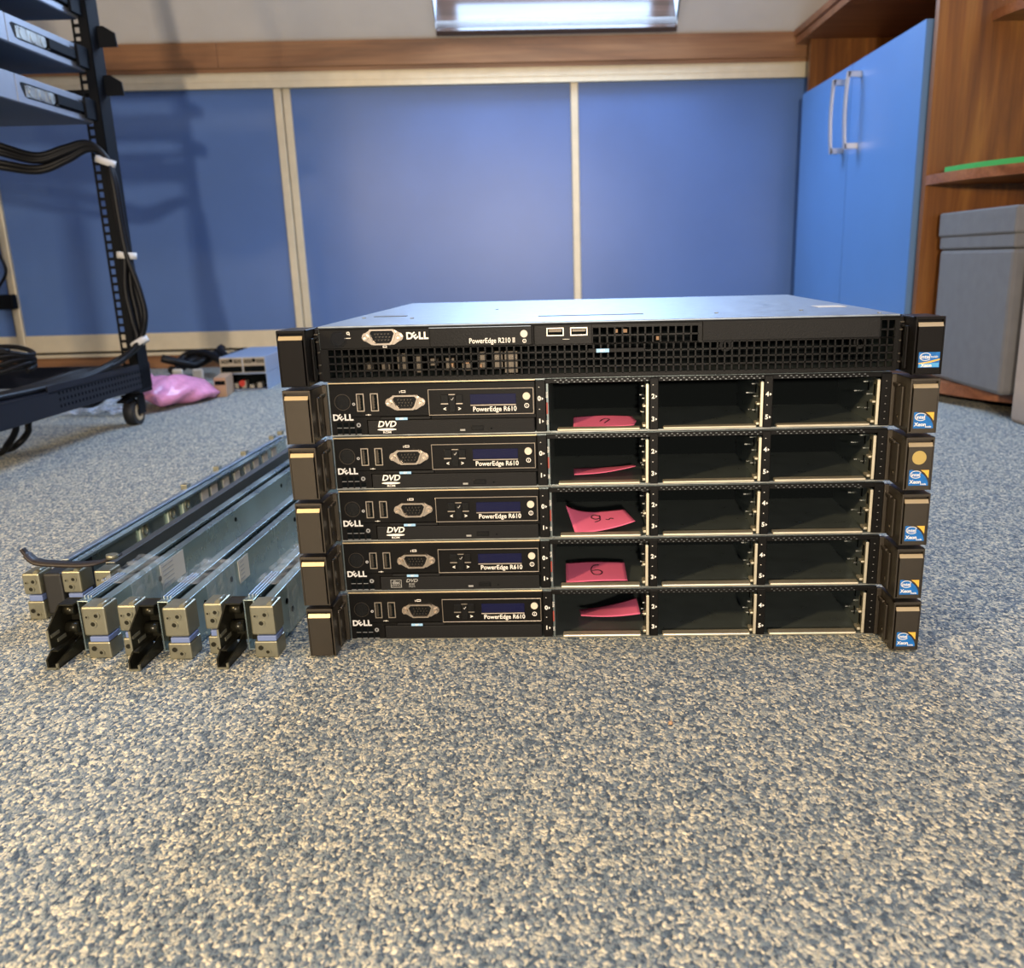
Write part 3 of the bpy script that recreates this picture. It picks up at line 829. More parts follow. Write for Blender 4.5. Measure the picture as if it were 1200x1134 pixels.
    # strip of clips between the front and each ear
    for sgn in (-1, 1):
        b = MB(); b.box(sgn*.2168, sgn*.2205, .002, .010, .002, .041, .0006)
        b.build('ear_strip', M['ear_black'], root)
        b = MB()
        for z, w in ((.037, .0030), (.0315, .0026), (.0235, .0016), (.014, .0016), (.008, .0020)):
            b.box(sgn*.2172, sgn*(.2172+w), -.0005, .002, z-.0007, z+.0007, .0003)
        b.build('ear_clip', M['pewter'], root)
    return root
r210()

# pink notes in the left bays, local to each server's axes
def note(k, fn, label, strokes, nu=16, nv=14):
    b = MB().sheet(fn, nu, nv, .0003)
    o = b.build('sticky_note', M['pink'])
    o.location = S(0, 0, k*PITCH); o.rotation_euler = (0, 0, -TH)
    tag(o, label, 'note', 'pink notes in the left drive bays')
    if strokes:
        s = MB()
        for st in strokes:
            pts = []
            for (u, v) in st:
                e = 1e-3
                a = fn(u+e, v)-fn(u-e, v); c = fn(u, v+e)-fn(u, v-e); n = a.cross(c); n.normalize()
                if n.z < 0: n = -n
                pts.append(fn(u, v)+n*.0003)
            s.tube(smooth_path(pts, 4), .00050, 5)
        s.build('handwriting', M['ink'], o)
    return o
def lerp(a, b, t): return a+(b-a)*t
# k4: small lifted strip near the lip
note(4, lambda u, v: Vector((lerp(-.0262, .0215, u)+.003*u*(1-abs(2*v-.9)), .020+.030*v, .0022+.0035*v+.0012*u*u*(1-v)+.0010*math.sin(PI*u)*v)),
     'pink note low in the server under the mesh-fronted one, short pen stroke on it', [[(.42, .45), (.50, .65), (.58, .60), (.50, .30)]])
# k3: lies flat, far end folded up and over towards the viewer
def curl(x0, x1, yb, tl, tr, lean, lo=.012):
    def f(u, v):
        x = lerp(x0, x1, u); h = lerp(tl, tr, u*u*.6+u*.4)
        if v < .55:
            t = v/.55; return Vector((x, lerp(lo, yb, t), .0022+.0006*t))
        t = (v-.55)/.45
        return Vector((x+lean*t, yb+.004*math.sin(PI*t)-.002*t, .0028+h*t))
    return f
def curl2(x0, x1, zb0, zb1, zt0, zt1, yb, lo=.012):
    """flat sheet lying on the bay floor, its far edge bent up and the bent flap facing the front"""
    def f(u, v):
        x = lerp(x0, x1, u)
        zb = lerp(zb0, zb1, u); zt = lerp(zt0, zt1, u*u*.7+u*.3)
        P = [Vector((x, lo, .0020)), Vector((x, yb-.006, .0021)), Vector((x, yb+.006, zb*.55)), Vector((x-.001, yb+.001, zb+.0005)), Vector((x-.003*(1-u), yb-.003, zt))]
        s_ = v*4; i = min(int(s_), 3); t = s_-i
        p0 = P[max(i-1, 0)]; p1 = P[i]; p2 = P[i+1]; p3 = P[min(i+2, 4)]
        return .5*((2*p1)+(-p0+p2)*t+(2*p0-5*p1+4*p2-p3)*t*t+(-p0+3*p1-3*p2+p3)*t**3)
    return f
def lifted(xa, xb, ya, yb, z00, z10, z01, z11, skew=0):
    # back edge down in the bay, front edge lifted and gently curled
    return lambda u, v: Vector((lerp(xa, xb, u)+skew*v, lerp(ya, yb, v), lerp(lerp(z00, z10, u), lerp(z01, z11, u*u*.6+u*.4), v)+.0008*math.sin(PI*v)-.0016*math.sin(PI*u)*(1-v)))
note(3, lifted(-.0262, .0235, .028, .062, .0055, .0118, .0030, .0048, -.001),
     'pink note in the server with the gold seal, thin curled upper edge', None, 18, 10)
def n2(u, v):
    x = lerp(lerp(-.0262, .0228, u), lerp(-.0345, .0150, u), v)
    z = .0022+.0060*v + .0070*u*u*(1-v)*1.2 + .0090*(1-u)**4*v + .0045*v*u
    return Vector((x, .018+.034*v+.004*u*(1-v), z))
note(2, n2, 'pink note curling up at two corners, a figure nine written on it',
     [[(.52, .72), (.44, .78), (.38, .66), (.44, .56), (.52, .62), (.53, .74), (.50, .50), (.40, .42)], [(.60, .50), (.64, .46), (.68, .52), (.72, .47)]])
note(1, lambda u, v: Vector((lerp(-.0345, .0165, u)-.0012*v, .0195+.042*v+.004*u*u*(1-v), .0022+.0035*v+.001*math.sin(PI*u))),
     'flat pink note with a written figure six, second bay row from the bottom',
     [[(.56, .78), (.46, .74), (.42, .52), (.46, .32), (.56, .30), (.60, .42), (.54, .52), (.44, .50)]])
note(0, lifted(-.0228, .0275, .030, .060, .0120, .0130, .0058, .0165, -.002),
     'pink note in the bottommost server, sheet raised towards its high right corner', None, 18, 10)

# ---------------------------------------------------------------- sliding rails on the carpet
def screwface(mb, x, y, z, r=.0030):
    mb.cyl((x, y-.0008, z), r, .0008, 'y', 14, hole=r*.55); mb.cyl((x, y-.0005, z), r*.3, .0005, 'y', 6)
def blk(parent, x0, x1, y0, y1, name='mounting_bracket', pin=True, up=.045, mid=(.0150, .0195)):
    b = MB(); b.box(x0, x1, y0, y1, mid[1]+.0006, up, .0015); b.box(x0+.0006, x1-.0003, y0+.0006, y1, 0.0002, mid[0]-.0006, .0012)
    b.box(x0+.002, x1-.002, y0+.006, y1-.001, mid[0]-.001, mid[1]+.001)
    screwface(b, x0+(x1-x0)*.62, y0, up-.0075); screwface(b, x0+(x1-x0)*.58, y0+.0006, .0055, .0026); screwface(b, x0+(x1-x0)*.22, y0, up-.0085, .0016)
    b.cyl((x0+(x1-x0)*.45, y0-.0010, up-.0145), .0030, .002, 'y', 12, hole=.0019)
    if pin: b.cyl((x1-.0035, y0+.001, up+.0002), .0022, .014, 'y', 12)
    o = b.build(name, M['bracket'], parent)
    for (sx_, sz_, sr_) in ((.62, up-.0075, .0016), (.58, .0055, .0014), (.22, up-.0085, .0009), (.45, up-.0145, .0019), (.30, .0090, .0020)):
        MB().cyl((x0+(x1-x0)*sx_, y0-.0009 if sz_ > mid[1] else y0-.0003, sz_), sr_, .0006, 'y', 10).build('screw_recess', M['olive'], o)
    MB().box(x0+.004, x1, y0-.0004, y1-.004, mid[0], mid[1], .0006).build('latch', M['latch'], o)
    return o
def channel(x_wall, side, z0, z1, y0, y1, lip, t=.0012, curl_=.003):
    """C-section: wall at x_wall, flanges towards side (+1/-1)"""
    b = MB()
    b.box(x_wall, x_wall+side*t, y0, y1, z0, z1, .0003)
    b.box(x_wall, x_wall+side*lip, y0, y1, z1-t, z1, .0005); b.box(x_wall, x_wall+side*lip, y0, y1, z0, z0+t, .0005)
    b.box(x_wall+side*(lip-t), x_wall+side*lip, y0, y1, z1-curl_, z1, .0004); b.box(x_wall+side*(lip-t), x_wall+side*lip, y0, y1, z0, z0+curl_, .0004)
    return b
def holes(parent, x, pts, r=.0026):
    b = MB()
    for y, z in pts: b.cyl((x, y, z), r, .0005, 'x', 14)
    b.build('fixing_hole', M['void'], parent)
def rail(label, xr, y0, left=True, L=.69, lab=None, lilt=0.0, film=True):
    root = thing('sliding_rail', label, 'rail', S(xr, y0), -TH-lilt, 'sliding rack rails lying beside the server stack')
    # outer member, its smooth wall faces right
    o = channel(-.0062, -1, .0005, .0440, .016, L, .0085).build('outer_channel', M['zinc'], root)
    holes(o, -.0063+.0001, [(.050, .0300), (.062, .0185), (.110, .030), (.30, .033), (.46, .033)])
    # sliding members beside it
    o2 = channel(-.0285, 1, .0022, .0458, .012, L*.985, .0090).build('inner_channel', M['zinc'], root)
    b = MB()
    for x in (-.0262, -.0232, -.0205): b.box(x-.0007, x+.0007, .020, .078, .0440, .0476, .0005)
    b.build('slide_ridges', M['cover'], root)
    MB().box(-.0160, -.0152, .02, L*.95, .004, .0400).build('slide_plate', M['zinc_dark'], root)
    blk(root, -.0195, 0, 0, .022)
    if left: blk(root, -.0600, -.0448, .008, .030, up=.0445, pin=True, mid=(.0165, .0215))
    # dark end plate with notches, sloping top
    e = MB()
    x0, x1 = -.0412, -.0400
    e.prism([(-.014, .0310), (-.013, .0150), (.012, .0120), (.022, .0140), (.022, .0445), (.006, .0445)], 'x', x0, x1)
    e.box(x0, -.0200, .0205, .0220, .008, .0455); e.box(x0, -.0285, .006, .0220, .0440, .0452)
    e.cyl((-.0395, .012, .0385), .0042, .009, 'x', 14); e.cyl((-.0395, .012, .0235), .0048, .010, 'x', 14)
    e.build('end_plate', M['olive'], root)
    e = MB()
    e.box(x1, x1+.0006, -.012, .000, .0235, .0262); e.box(x1, x1+.0006, -.004, .008, .0170, .0200)
    e.box(x0-.0002, x1+.0002, -.0146, -.0136, .0150, .0310)
    e.build('plate_notch', M['bracket'], root)
    # release arm lying on the carpet, open channel end
    a = MB()
    a.prism([(-.0200, .0004), (-.0200, .0085), (-.012, .0130), (.020, .0130), (.022, .0004)], 'x', -.0422, -.0408)
    a.prism([(-.0200, .0004), (-.0200, .0050), (-.010, .0075), (.020, .0130), (.022, .0004)], 'x', -.0345, -.0332)
    a.box(-.0422, -.0332, -.0200, .022, .0004, .0016); a.box(-.0422, -.0365, -.0120, .020, .0118, .0130)
    a.build('release_arm', M['olive'], root)
    a = MB(); a.box(-.0422, -.0332, -.0208, -.0196, .0004, .0018); a.box(-.0345, -.0330, -.0208, -.0190, .0004, .0052)
    a.build('arm_edge', M['bracket'], root)
    if lab:
        y, z, w, h = lab
        MB().box(-.0061, -.0057, y, y+w, z-h/2, z+h/2).build('paper_label', M['label'], root)
        t = MB()
        for q in range(5): t.box(-.0057, -.0055, y+.003, y+w*.52, z-h*.36+q*h*.18, z-h*.36+q*h*.18+.0008)
        t.build('label_print', M['grey_ink'], root)
    return root
r2_ = rail('second zinc sliding rail from the left, large paper label near its front', -.404, -.022, left=False, L=.74, lab=(.112, .030, .050, .024))
r3_ = rail('third zinc sliding rail from the left, small paper label on its wall', -.336, -.026, L=.72, lab=(.128, .030, .026, .022))
r4_ = rail('zinc sliding rail closest to the server stack', -.2665, -.024, L=.70, lab=None)

# leftmost rail: its open side with clips faces right, dark strap across the end
root = thing('sliding_rail', 'leftmost zinc sliding rail, open side showing its clips, dark strap across its front', 'rail', S(-.447, .064), -TH, 'sliding rack rails lying beside the server stack')
blk(root, -.0770, -.0610, 0, .022, up=.0445, mid=(.0185, .0240))
blk(root, -.0430, -.0260, .004, .026, up=.0450, mid=(.0185, .0240))
blk(root, -.0165, -.0010, .010, .030, up=.0430, mid=(.0185, .0240), pin=False)
channel(-.0490, 1, .0005, .0460, .022, .66, .0080).build('outer_channel', M['zinc'], root)
b = MB(); b.box(-.0535, -.0505, .03, .65, .0005, .0480, .0008); b.box(-.0560, -.0490, .03, .65, .0465, .0485, .0008)
b.build('slide_ridges', M['cover'], root)
channel(-.0075, -1, .0015, .0440, .032, .66, .0090).build('inner_channel', M['zinc_dark'], root)
for y in (.160, .228, .268):
    c_ = MB().box(-.0478, -.0455, y, y+.020, .006, .0440, .0005).build('clip', M['zincgreen'], root)
    MB().cyl((-.0455, y+.010, .0345), .0062, .0012, 'x', 16, hole=.0040).build('clip_ring', M['bracket'], c_)
for y in (.325, .355, .395, .435, .475, .51, .55, .59): MB().box(-.0474, -.0468, y, y+.020, .016, .040).build('paper_tag', M['label'], root)
for y in (.30, .40, .50, .62, .66): MB().box(-.0605, -.0530, y, y+.012, .0470, .0530, .0005).build('rear_hook', M['bracket'], root)
b = MB().box(-.0606, -.0435, .004, .060, .004, .043, .002); b.build('cavity_filler', M['rubber'], root)  # black filler stands in for the dark of the cavity between brackets
b = MB()
pts = smooth_path([(-.0760, .0005, .0660), (-.0725, .0010, .0600), (-.0640, .0, .0535), (-.045, .0, .0512), (-.022, .001, .0502), (-.008, .006, .0510), (.004, .016, .0535)], 6)
W = [.0030, .0055, .0062, .0060, .0060, .0052, .0042]
for side in (0,):
    n = len(pts); vs = []; fs = []
    for i, p in enumerate(pts):
        w = W[min(i//6, 6)]
        t = (pts[min(i+1, n-1)]-pts[max(i-1, 0)]).normalized(); nn = Vector((-t.z, 0, t.x))
        for dy, dn in ((-w, -.0008), (w, -.0008), (w, .0016), (-w, .0016)): vs.append(p+Vector((0, dy+.006, 0))+nn*dn)
    for i in range(n-1):
        for q in range(4): fs.append((i*4+q, i*4+(q+1) % 4, (i+1)*4+(q+1) % 4, (i+1)*4+q))
    fs += [(0,1,2,3), tuple(range((n-1)*4, n*4))]
    b.add(vs, fs, True)
b.build('strap', M['leather'], root)
b = MB().cyl((.002, .012, .0545), .0052, .0035, 'z', 18); b.build('strap_rivet', M['bracket'], root)
# stretch film round the fronts of the rails
def wrap(parent, xa, xb, ya, yb, z1, name='stretch_film'):
    b = MB()
    def f(u, v):
        # up the right wall, over the top
        s_ = v
        w = .0006*math.sin(23*u+5*v)+.0005*math.sin(41*u*v)
        sag = -.004*math.sin(PI*max(0, (s_-.45)/.55))
        if s_ < .45: return Vector((xb+.0008+w, lerp(ya, yb, u), lerp(.004, z1+.0012, s_/.45)))
        return Vector((lerp(xb, xa, (s_-.45)/.55), lerp(ya, yb, u)+.003*math.sin(9*v), z1+.0016+w+sag*.4))
    b.sheet(f, 26, 16, .0002); b.build(name, M['film'], parent)
wrap(r2_, -.030, -.0045, .052, .125, .0470); wrap(r3_, -.030, -.0045, .050, .115, .0475); wrap(r4_, -.030, -.0045, .045, .15, .0475)

# ---------------------------------------------------------------- open rack at the left
RX, RY = -.852, 1.215
RR = -math.radians(2.0)
rk = thing('server_rack', 'black open server rack on casters at the left', 'rack', (RX, RY, 0), RR)
def post(x, y, sx, sy, z0=.07, z1=1.35):
    """upright with a ladder of square holes; sx,sy point into the rack"""
    b = MB(); T = .0022
    e = [0, .0165, .0185, .0275, .0315]
    b.box(x, x+sx*e[1], y, y+sy*T, z0, z1); b.box(x+sx*e[3], x+sx*e[4], y, y+sy*T, z0, z1); b.box(x+sx*e[1], x+sx*e[2], y, y+sy*T, z0, z1)
    n = int((z1-z0)/.0159)
    for i in range(n+1):
        z = z0+i*.0159; b.box(x+sx*e[2], x+sx*e[3], y, y+sy*T, z, z+.0058)
    b.box(x, x+sx*T, y, y+sy*.045, z0, z1); b.box(x+sx*.002, x+sx*.012, y+sy*.043, y+sy*.045, z0, z1)
    return b
post(0, -.02, -1, 1).build('post', M['rack'], rk); post(-.50, -.02, 1, 1).build('post', M['rack'], rk)
post(0, -.93, -1, 1).build('post', M['rack'], rk); post(-.50, -.93, 1, 1).build('post', M['rack'], rk)
for x in (0, -.50):
    sx = -1 if x == 0 else 1
    b = MB(); b.box(x, x+sx*.003, -.95, .03, .072, .112, .001); b.box(x, x+sx*.030, -.95, .03, .109, .112); b.box(x, x+sx*.003, -.36, .03, .108, .122)
    o = b.build('base_rail', M['rack_navy'], rk)
    b = MB()
    for i in range(26):
        for j in range(3): b.box(x-sx*.0004, x+sx*.001, -.33+i*.0125, -.33+i*.0125+.004, .082+j*.011, .087+j*.011)
    b.build('perforation', M['void'], o)
for y in (-.93, .025):
    MB().box(-.50, 0, y-.0015, y+.0015, .073, .116).build('cross_rail', M['rack_navy'], rk)
b = MB().prism([(-.02, .115), (-.02, .19), (-.014, .19), (.02, .135), (.02, .115)], 'x', -.004, -.0022); b.build('gusset', M['rack'], rk)
for x, y in ((-.022, -.02), (-.478, -.02), (-.022, -.91), (-.478, -.91)):
    h = MB(); h.box(x-.016, x-.013, y-.012, y+.02, .022, .058, .002); h.box(x+.013, x+.016, y-.012, y+.02, .022, .058, .002)
    h.box(x-.03, x+.03, y-.03, y+.03, .066, .0715, .001); h.cyl((x, y, .055), .013, .012, 'z', 16); h.box(x-.016, x+.016, y-.02, y+.02, .056, .062, .003)
    h.prism([(y-.05, .050), (y-.05, .054), (y-.01, .060), (y-.01, .052)], 'x', x-.010, x+.010)
    o = h.build('caster', M['rack'], rk)
    w = MB(); w.cyl((x-.011, y-.004, .0262), .026, .022, 'x', 28); w.build('wheel', M['rubber'], o)
    MB().cyl((x+.0111, y-.004, .0262), .017, .001, 'x', 24, hole=.009).build('hub', M['tan'], o); MB().cyl((x-.0121, y-.004, .0262), .017, .001, 'x', 24, hole=.009).build('hub', M['tan'], o)
# slide ends that stick out behind the post, and depth rails that carry the machines
for z in (.628, .712, .80):
    b = MB().prism([(.0, z-.002), (.0, z+.034), (.012, z+.034), (.032, z+.022), (.034, z-.002)], 'y', .010, .014)
    b.box(-.50, -.02, .012, .015, z-.004, z+.010)
    b.build('slide_bracket', M['rack'], rk)
    b = MB().box(-.40, -.05, -.10, -.075, z-.010, z-.002); b.build('cable_bar', M['rack'], rk)
# machines in the rack
def rack_machine(z, label, extra=0):
    root = thing('rack_server', label, 'server', (RX, RY, z), RR, 'silver servers mounted in the black rack')
    x0, x1 = -.448, -.018
    b = MB(); b.box(x0, x1, -.72, -.268, .0005, .0430, .0006); b.box(x0, x1, -.266, -.020, .0005, .0430, .0006)
    b.build('case', M['srv'], root)
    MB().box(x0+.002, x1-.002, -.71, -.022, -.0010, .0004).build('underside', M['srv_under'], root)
    b = MB(); b.prism([(-.255, .0300), (-.245, .0120), (-.235, .0100), (-.030, .0110), (-.030, .0320), (-.250, .0330)], 'x', x1, x1+.0006)
    o = b.build('slide_cutout', M['rack'], root)
    b = MB()
    for q in range(3): b.cyl((x1+.0006, -.225+q*.032, .0215), .0088, .002, 'x', 14); b.box(x1+.0006, x1+.002, -.212+q*.032, -.205+q*.032, .013, .030)
    b.box(x1+.0006, x1+.0016, -.243, -.160, .0118, .0300)
    b.build('slide_parts', M['steel'], root)
    b = MB(); b.box(x1+.0004, x1+.006, -.150, -.022, .014, .030, .001)
    b.box(x1+.004, x1+.010, -.060, -.022, .004, .040, .001)
    b.build('slide_member', M['rack'], root)
rack_machine(.573, 'lowest silver server mounted in the black rack')
rack_machine(.662, 'middle silver server in the black rack, above the lowest one')
rack_machine(.751, 'upper silver server in the black rack, cut by the top edge of the photo')

# cables: five run from the left, drop down the post and along the base
def cable(pts, r, label, group=None, name='cable', m='cable', seg=7, n=8):
    o = MB().tube(smooth_path(pts, n), r, seg).build(name, M[m])
    return tag(o, label, 'cable', group)
for i in range(5):
    dx = [(-.004, .0), (.002, .004), (.006, -.003), (-.001, -.007), (.004, -.010)][i]
    zz = [0, .010, -.012, .004, -.018][i]; bulge = [-.012, -.010, -.002, -.014, .008][i]
    yp = 1.165
    P = [(-1.25, 1.00, .560+zz), (-1.10, 1.10, .538+zz*1.6), (-1.03, 1.14, .520+zz*1.4), (-.965, 1.15, .505+zz), (-.915, 1.16, .520+zz*.8), (-.875, 1.165, .532+zz*.4),
         (-.846, yp, .512), (-.838+dx[0], yp+dx[1], .470), (-.836+dx[0], yp+dx[1], .400), (-.832+dx[0], yp+dx[1], .335), (-.826+dx[0]+bulge, yp+dx[1], .270),
         (-.822+dx[0]+bulge, yp+dx[1], .215), (-.832+dx[0]*.5, yp+dx[1]-.005, .165), (-.858, 1.10+dx[1], .135+dx[1]*.5), (-.870-i*.005, 1.00, .119+.002*i), (-.884-.006*i, .82, .117), (-.92-.01*i, .60, .117)]
    cable(P, .0058, 'black power cable in the bundle tied down the rack post', 'black cables tied to the rack post')
for (x, y, z, a, lab) in ((-.846, 1.165, .503, .35, 'uppermost white cable tie on the rack post, at the bend'), (-.832, 1.165, .333, .1, 'middle white cable tie halfway down the rack post'), (-.829, 1.160, .168, -.5, 'lowest white cable tie near the foot of the rack post')):
    b = MB()
    b.cyl((0, 0, -.006), .0185, .012, 'z', 20, hole=.0165); 
    for q, v in enumerate(b.v): b.v[q] = (v[0], v[1]*.75, v[2])
    o = b.build('cable_tie', M['white_tie']); o.location = (x, y, z); o.rotation_euler = (0, a, 0)
    tag(o, lab, 'tie', 'white ties round the cable bundle')
# coil of spare cable resting on the base
P = []
for k in range(90):
    a = 2*PI*k/18; r = .075+.012*math.sin(k*.7)
    P.append((-1.06+r*math.cos(a)*1.25, .99+r*math.sin(a)*.8, .135+.0045*k/10+.006*math.sin(k*1.1)))
cable(P, .0045, 'coil of black cable lying on the base of the rack', n=2)
# loops hanging under the base
cable([(-.925, .98, .095), (-.93, .905, .060), (-.932, .895, .040), (-.945, .880, .022), (-.985, .900, .0075), (-1.06, .86, .006), (-1.20, .75, .006)], .0055, 'black cable loop sagging from the rack base onto the carpet, inner one of two', 'two cable loops under the rack base')
cable([(-.915, .92, .095), (-.925, .860, .070), (-.928, .852, .050), (-.940, .845, .030), (-.975, .860, .0085), (-1.05, .81, .006), (-1.19, .70, .006)], .0055, 'black cable loop sagging from the rack base onto the carpet, outer one of two', 'two cable loops under the rack base')
cable([(-.905, .99, .080), (-.896, 1.02, .066), (-.892, 1.06, .060), (-.89, 1.10, .066), (-.892, 1.14, .082)], .0040, 'short black cable sagging just below the rack base rail')
# adapter hanging by the sliding door
o = MB().box(-1.735, -1.667, 2.276, 2.3065, .198, .243, .004).build('power_adapter', M['rack']); tag(o, 'small black power adapter hanging by the sliding doors at the left edge', 'adapter')
cable([(-1.72, 2.290, .2435), (-1.705, 2.275, .262), (-1.668, 2.262, .30), (-1.664, 2.262, .33), (-1.69, 2.27, .372), (-1.76, 2.28, .40)], .0045, 'black cable looping up from the adapter by the sliding doors')

# ---------------------------------------------------------------- things on the carpet by the wall
def psu_box(z, label, open_=False):
    root = thing('power_supply_box', label, 'power supply', (-.802, 1.702, z), .03, 'two stacked metal boxes near the sliding doors')
    b = MB()
    if open_: b.frame(-.058, .058, .0002, .0425, .0014, 0, .30); b.box(-.058, .058, .298, .30, .001, .042)
    else: b.box(-.058, .058, .0, .30, .0002, .0425, .001)
    b.build('case', M['psu'], root)
    if open_:
        MB().box(-.056, .056, .05, .052, .002, .041).build('inside', M['void'], root)
        b = MB(); b.cyl((-.010, .010, .016), .008, .03, 'y', 14); b.build('red_plug', M['redplug'], root)
        b = MB()
        for q in range(5): b.box(-.052+q*.02, -.040+q*.02, .012, .04, .003, .012+.005*(q % 3), .001)
        b.build('circuit_parts', M['psu_face'], root)
    else:
        b = MB(); b.box(-.057, -.001, -.003, .0, .002, .040, .001); b.box(.001, .057, -.003, .0, .002, .040, .001)
        b.build('front_plate', M['psu_face'], root)
        b = MB()
        for s_ in (-.056, .002):
            for q in range(4): b.box(s_+.003+q*.005, s_+.006+q*.005, -.0036, -.003, .026, .036)
            b.cyl((s_+.0275, -.0036, .033), .0052, .0006, 'y', 14)
            for q in range(4): b.box(s_+.035+q*.005, s_+.038+q*.005, -.0036, -.003, .026, .036)
            b.box(s_+.001, s_+.054, -.0036, -.003, .004, .019)
        b.build('vents', M['void'], root)
psu_box(.0, 'lower of two stacked blue-silver metal boxes, open front with a red plug', True)
psu_box(.0430, 'upper of two stacked blue-silver metal boxes, twin vented front')
# pink bubble bag with cardboard inside
def blob(pts, hs, nu=20, nv=10):
    pass
def bagfn(u, v):
    # tapered cushion from lower left to upper right, crumpled
    L0 = Vector((-.935, 1.375, .010)); L1 = Vector((-.835, 1.575, .022))
    c = L0.lerp(L1, u); w = lerp(.085, .045, u); a = 2*PI*v
    h = (.024+.012*math.sin(PI*u))*(1-.3*u)
    n = .16*abs(math.sin(9*u+2*a))-.08+.20*abs(math.sin(2.5*a+6*u))-.1
    k = max(.05, min(1, 5*u+.15))*max(.5, min(1, 6*(1-u)+.5))
    return Vector((c.x-.4*w*math.cos(a)*k*(1+n)-.01*math.sin(a), c.y+w*math.cos(a)*k*(1+n), .006+h+(h*math.sin(a)*(1+n))*k*.98))
b = MB(); nu, nv = 26, 22
vs = []; fs = []
for i in range(nu+1):
    for j in range(nv): 
        p = bagfn(i/nu, j/nv); vs.append(Vector((p.x, p.y, max(p.z, .001))))
for i in range(nu):
    for j in range(nv): fs.append((i*nv+j, i*nv+(j+1) % nv, (i+1)*nv+(j+1) % nv, (i+1)*nv+j))
fs.append(tuple(range(nv))); fs.append(tuple(range(nu*nv, nu*nv+nv)))
b.add(vs, fs, True)
bag = thing('bubble_wrap_bag', 'pink antistatic bubble-wrap bag with a loose end, beside the caster', 'bag')
b.build('bag', M['pinkbag'], bag)
def flap(u, v):
    return Vector((lerp(-.99, -.90, u), lerp(1.52, 1.47, u)+.05*v, .030+.030*v*(1-.5*u)+.008*math.sin(7*u+2*v)))
MB().sheet(flap, 12, 8, .001).build('bag_flap', M['pinkbag'], bag)
root = thing('cardboard_box', 'small brown cardboard box tucked against the pink bag', 'box', (-.823, 1.575, 0), .15)
MB().box(-.014, .014, 0, .11, .0005, .048, .001).build('carton', M['card'], root)
MB().box(-.012, .012, -.0008, .0002, .030, .040).build('carton_slot', M['void'], root)
# tangle of black cables behind
random.seed(11)
for i in range(3):
    P = []
    ph = random.random()*6
    for k in range(28):
        t = k/27
        P.append((-1.10+.25*t+.03*math.sin(9*t+ph), 2.02+.07*math.sin(7*t+ph*2)+.02*i, .014+.040*abs(math.sin(5*t+ph))+.010*i))
    cable(P, .0120, ['black cable nearest in the tangle in front of the plinth', 'black cable in the middle of the tangle in front of the plinth', 'black cable nearest the plinth in the tangle on the carpet'][i], 'tangled black cables by the plinth', n=3)
o = thing('cable_plug', 'black plug standing up from the cable tangle by the metal boxes', 'plug', (-.895, 2.03, 0), .2)
MB().box(-.022, .022, -.015, .015, .001, .066, .005).build('plug_body', M['rubber'], o)
MB().cyl((0, 0, .066), .009, .016, 'z', 14).build('cable_collar', M['rubber'], o)
for q, (x, y) in enumerate(((-1.06, 1.94), (-1.00, 1.93))):
    o = MB().box(x-.018, x+.012, y, y+.012, .004, .034, .005).build('plug_label', M['label']); tag(o, ['pale label on the cable tangle, left one', 'pale label on the cable tangle, right one'][q], 'label', 'pale labels among the black cables')
# clear plastic bag near the caster
def cb_(u, v):
    return Vector((lerp(-1.10, -.945, u), lerp(1.33, 1.50, v)-.03*u, .003+.022*math.sin(PI*u)*math.sin(PI*v)+.010*abs(math.sin(11*u+5*v)*math.sin(8*v+2*u))))
o = MB().sheet(cb_, 30, 24, .0003).build('plastic_bag', M['cleanbag']); tag(o, 'crumpled clear plastic bag on the carpet behind the caster', 'bag')
o = MB().box(-1.02, -.965, 1.375, 1.42, .0012, .0035, .001).build('cover_plate', M['rack']); tag(o, 'small dark metal plate under the clear plastic bag', 'plate'); o.rotation_euler = (0, 0, 0)
# fluff on the carpet
o = MB().cyl((.03, -.14, .0005), .0018, .0018, 'z', 7, r2=.001).build('carpet_crumb', M['card']); tag(o, 'tiny reddish crumb on the carpet in front of the stack', 'crumb')

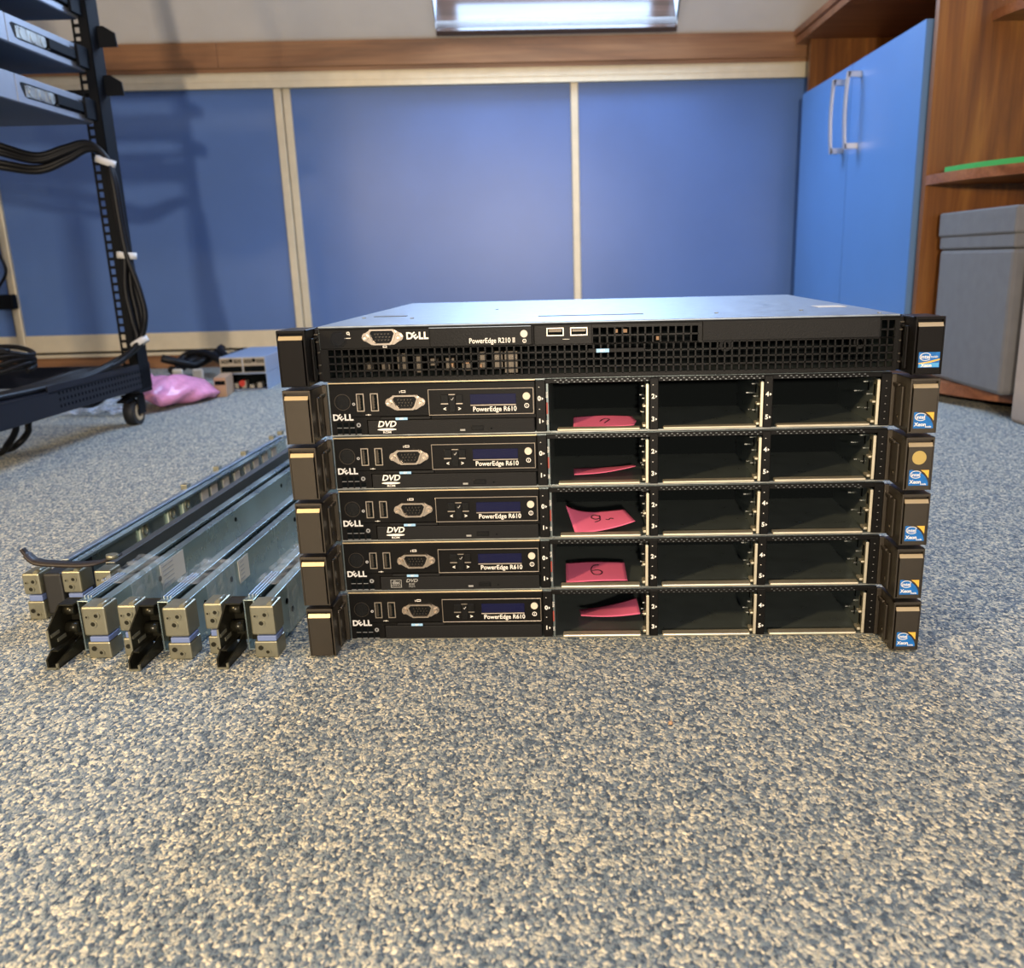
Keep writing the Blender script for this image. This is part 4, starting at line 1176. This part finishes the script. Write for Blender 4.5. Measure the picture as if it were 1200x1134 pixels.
# ---------------------------------------------------------------- light
def area(name, loc, target, size, energy, col, sy=None):
    l = bpy.data.lights.new(name, 'AREA'); l.energy = energy; l.color = col; l.size = size
    if sy: l.shape = 'RECTANGLE'; l.size_y = sy
    o = bpy.data.objects.new(name, l); COL.objects.link(o); o.location = loc
    o.rotation_euler = (Vector(target)-Vector(loc)).to_track_quat('-Z', 'Y').to_euler(); return o
# warm lamp low at the left front
area('warm_lamp', (-1.02, -.86, .74), (-.05, .0, .05), .09, 18, (1.0, .73, .39))
# second warm lamp behind the camera, throws the rack's shadow on the doors
area('back_lamp', (-.10, -2.55, .60), (-.6, 2.0, .50), .07, 74, (1.0, .84, .66))
# daylight through the skylight
c = rv((HX0+HX1)/2, (HY0+HY1)/2, D+.03); t = rv((HX0+HX1)/2, (HY0+HY1)/2, 0)
area('skylight_daylight', c, t, .68, 54, (.46, .66, 1.0), 1.0)
# added blue fill lamp under the closed ceiling, no window there
area('overhead_blue_fill', (.55, .05, 2.36), (.40, .35, 0), .9, 22, (.28, .48, 1.0))

w = bpy.data.worlds.new('w'); SC.world = w; w.use_nodes = True
w.node_tree.nodes['Background'].inputs[0].default_value = (.40, .56, 1.0, 1)
w.node_tree.nodes['Background'].inputs[1].default_value = .38

# ---------------------------------------------------------------- camera
f, cx, cy = 1070.12, 653.51, 608.38
R_ = [[0.99927925, -0.02967573, -0.02367127], [0.03084079, 0.27111584, 0.96205252], [0.02213195, 0.96208916, -0.27183565]]
cam = bpy.data.cameras.new('camera'); co = bpy.data.objects.new('camera', cam); COL.objects.link(co)
rt, up, fw = [Vector(r) for r in R_]
mw = Matrix(((rt.x, up.x, -fw.x, -.05558), (rt.y, up.y, -fw.y, -.69334), (rt.z, up.z, -fw.z, .3025), (0, 0, 0, 1)))
co.matrix_world = mw
cam.sensor_fit = 'HORIZONTAL'; cam.sensor_width = 36; cam.lens = f*36/1200
cam.shift_x = -(cx-600)/1200; cam.shift_y = (cy-567)/1200
cam.clip_start = .01
cam.dof.use_dof = True; cam.dof.focus_distance = .72; cam.dof.aperture_fstop = 11
SC.camera = co
SC.view_settings.view_transform = 'Standard'; SC.view_settings.look = 'None'
SC.view_settings.exposure = 0.0; SC.view_settings.gamma = 1.0; SC.view_settings.use_curve_mapping = False
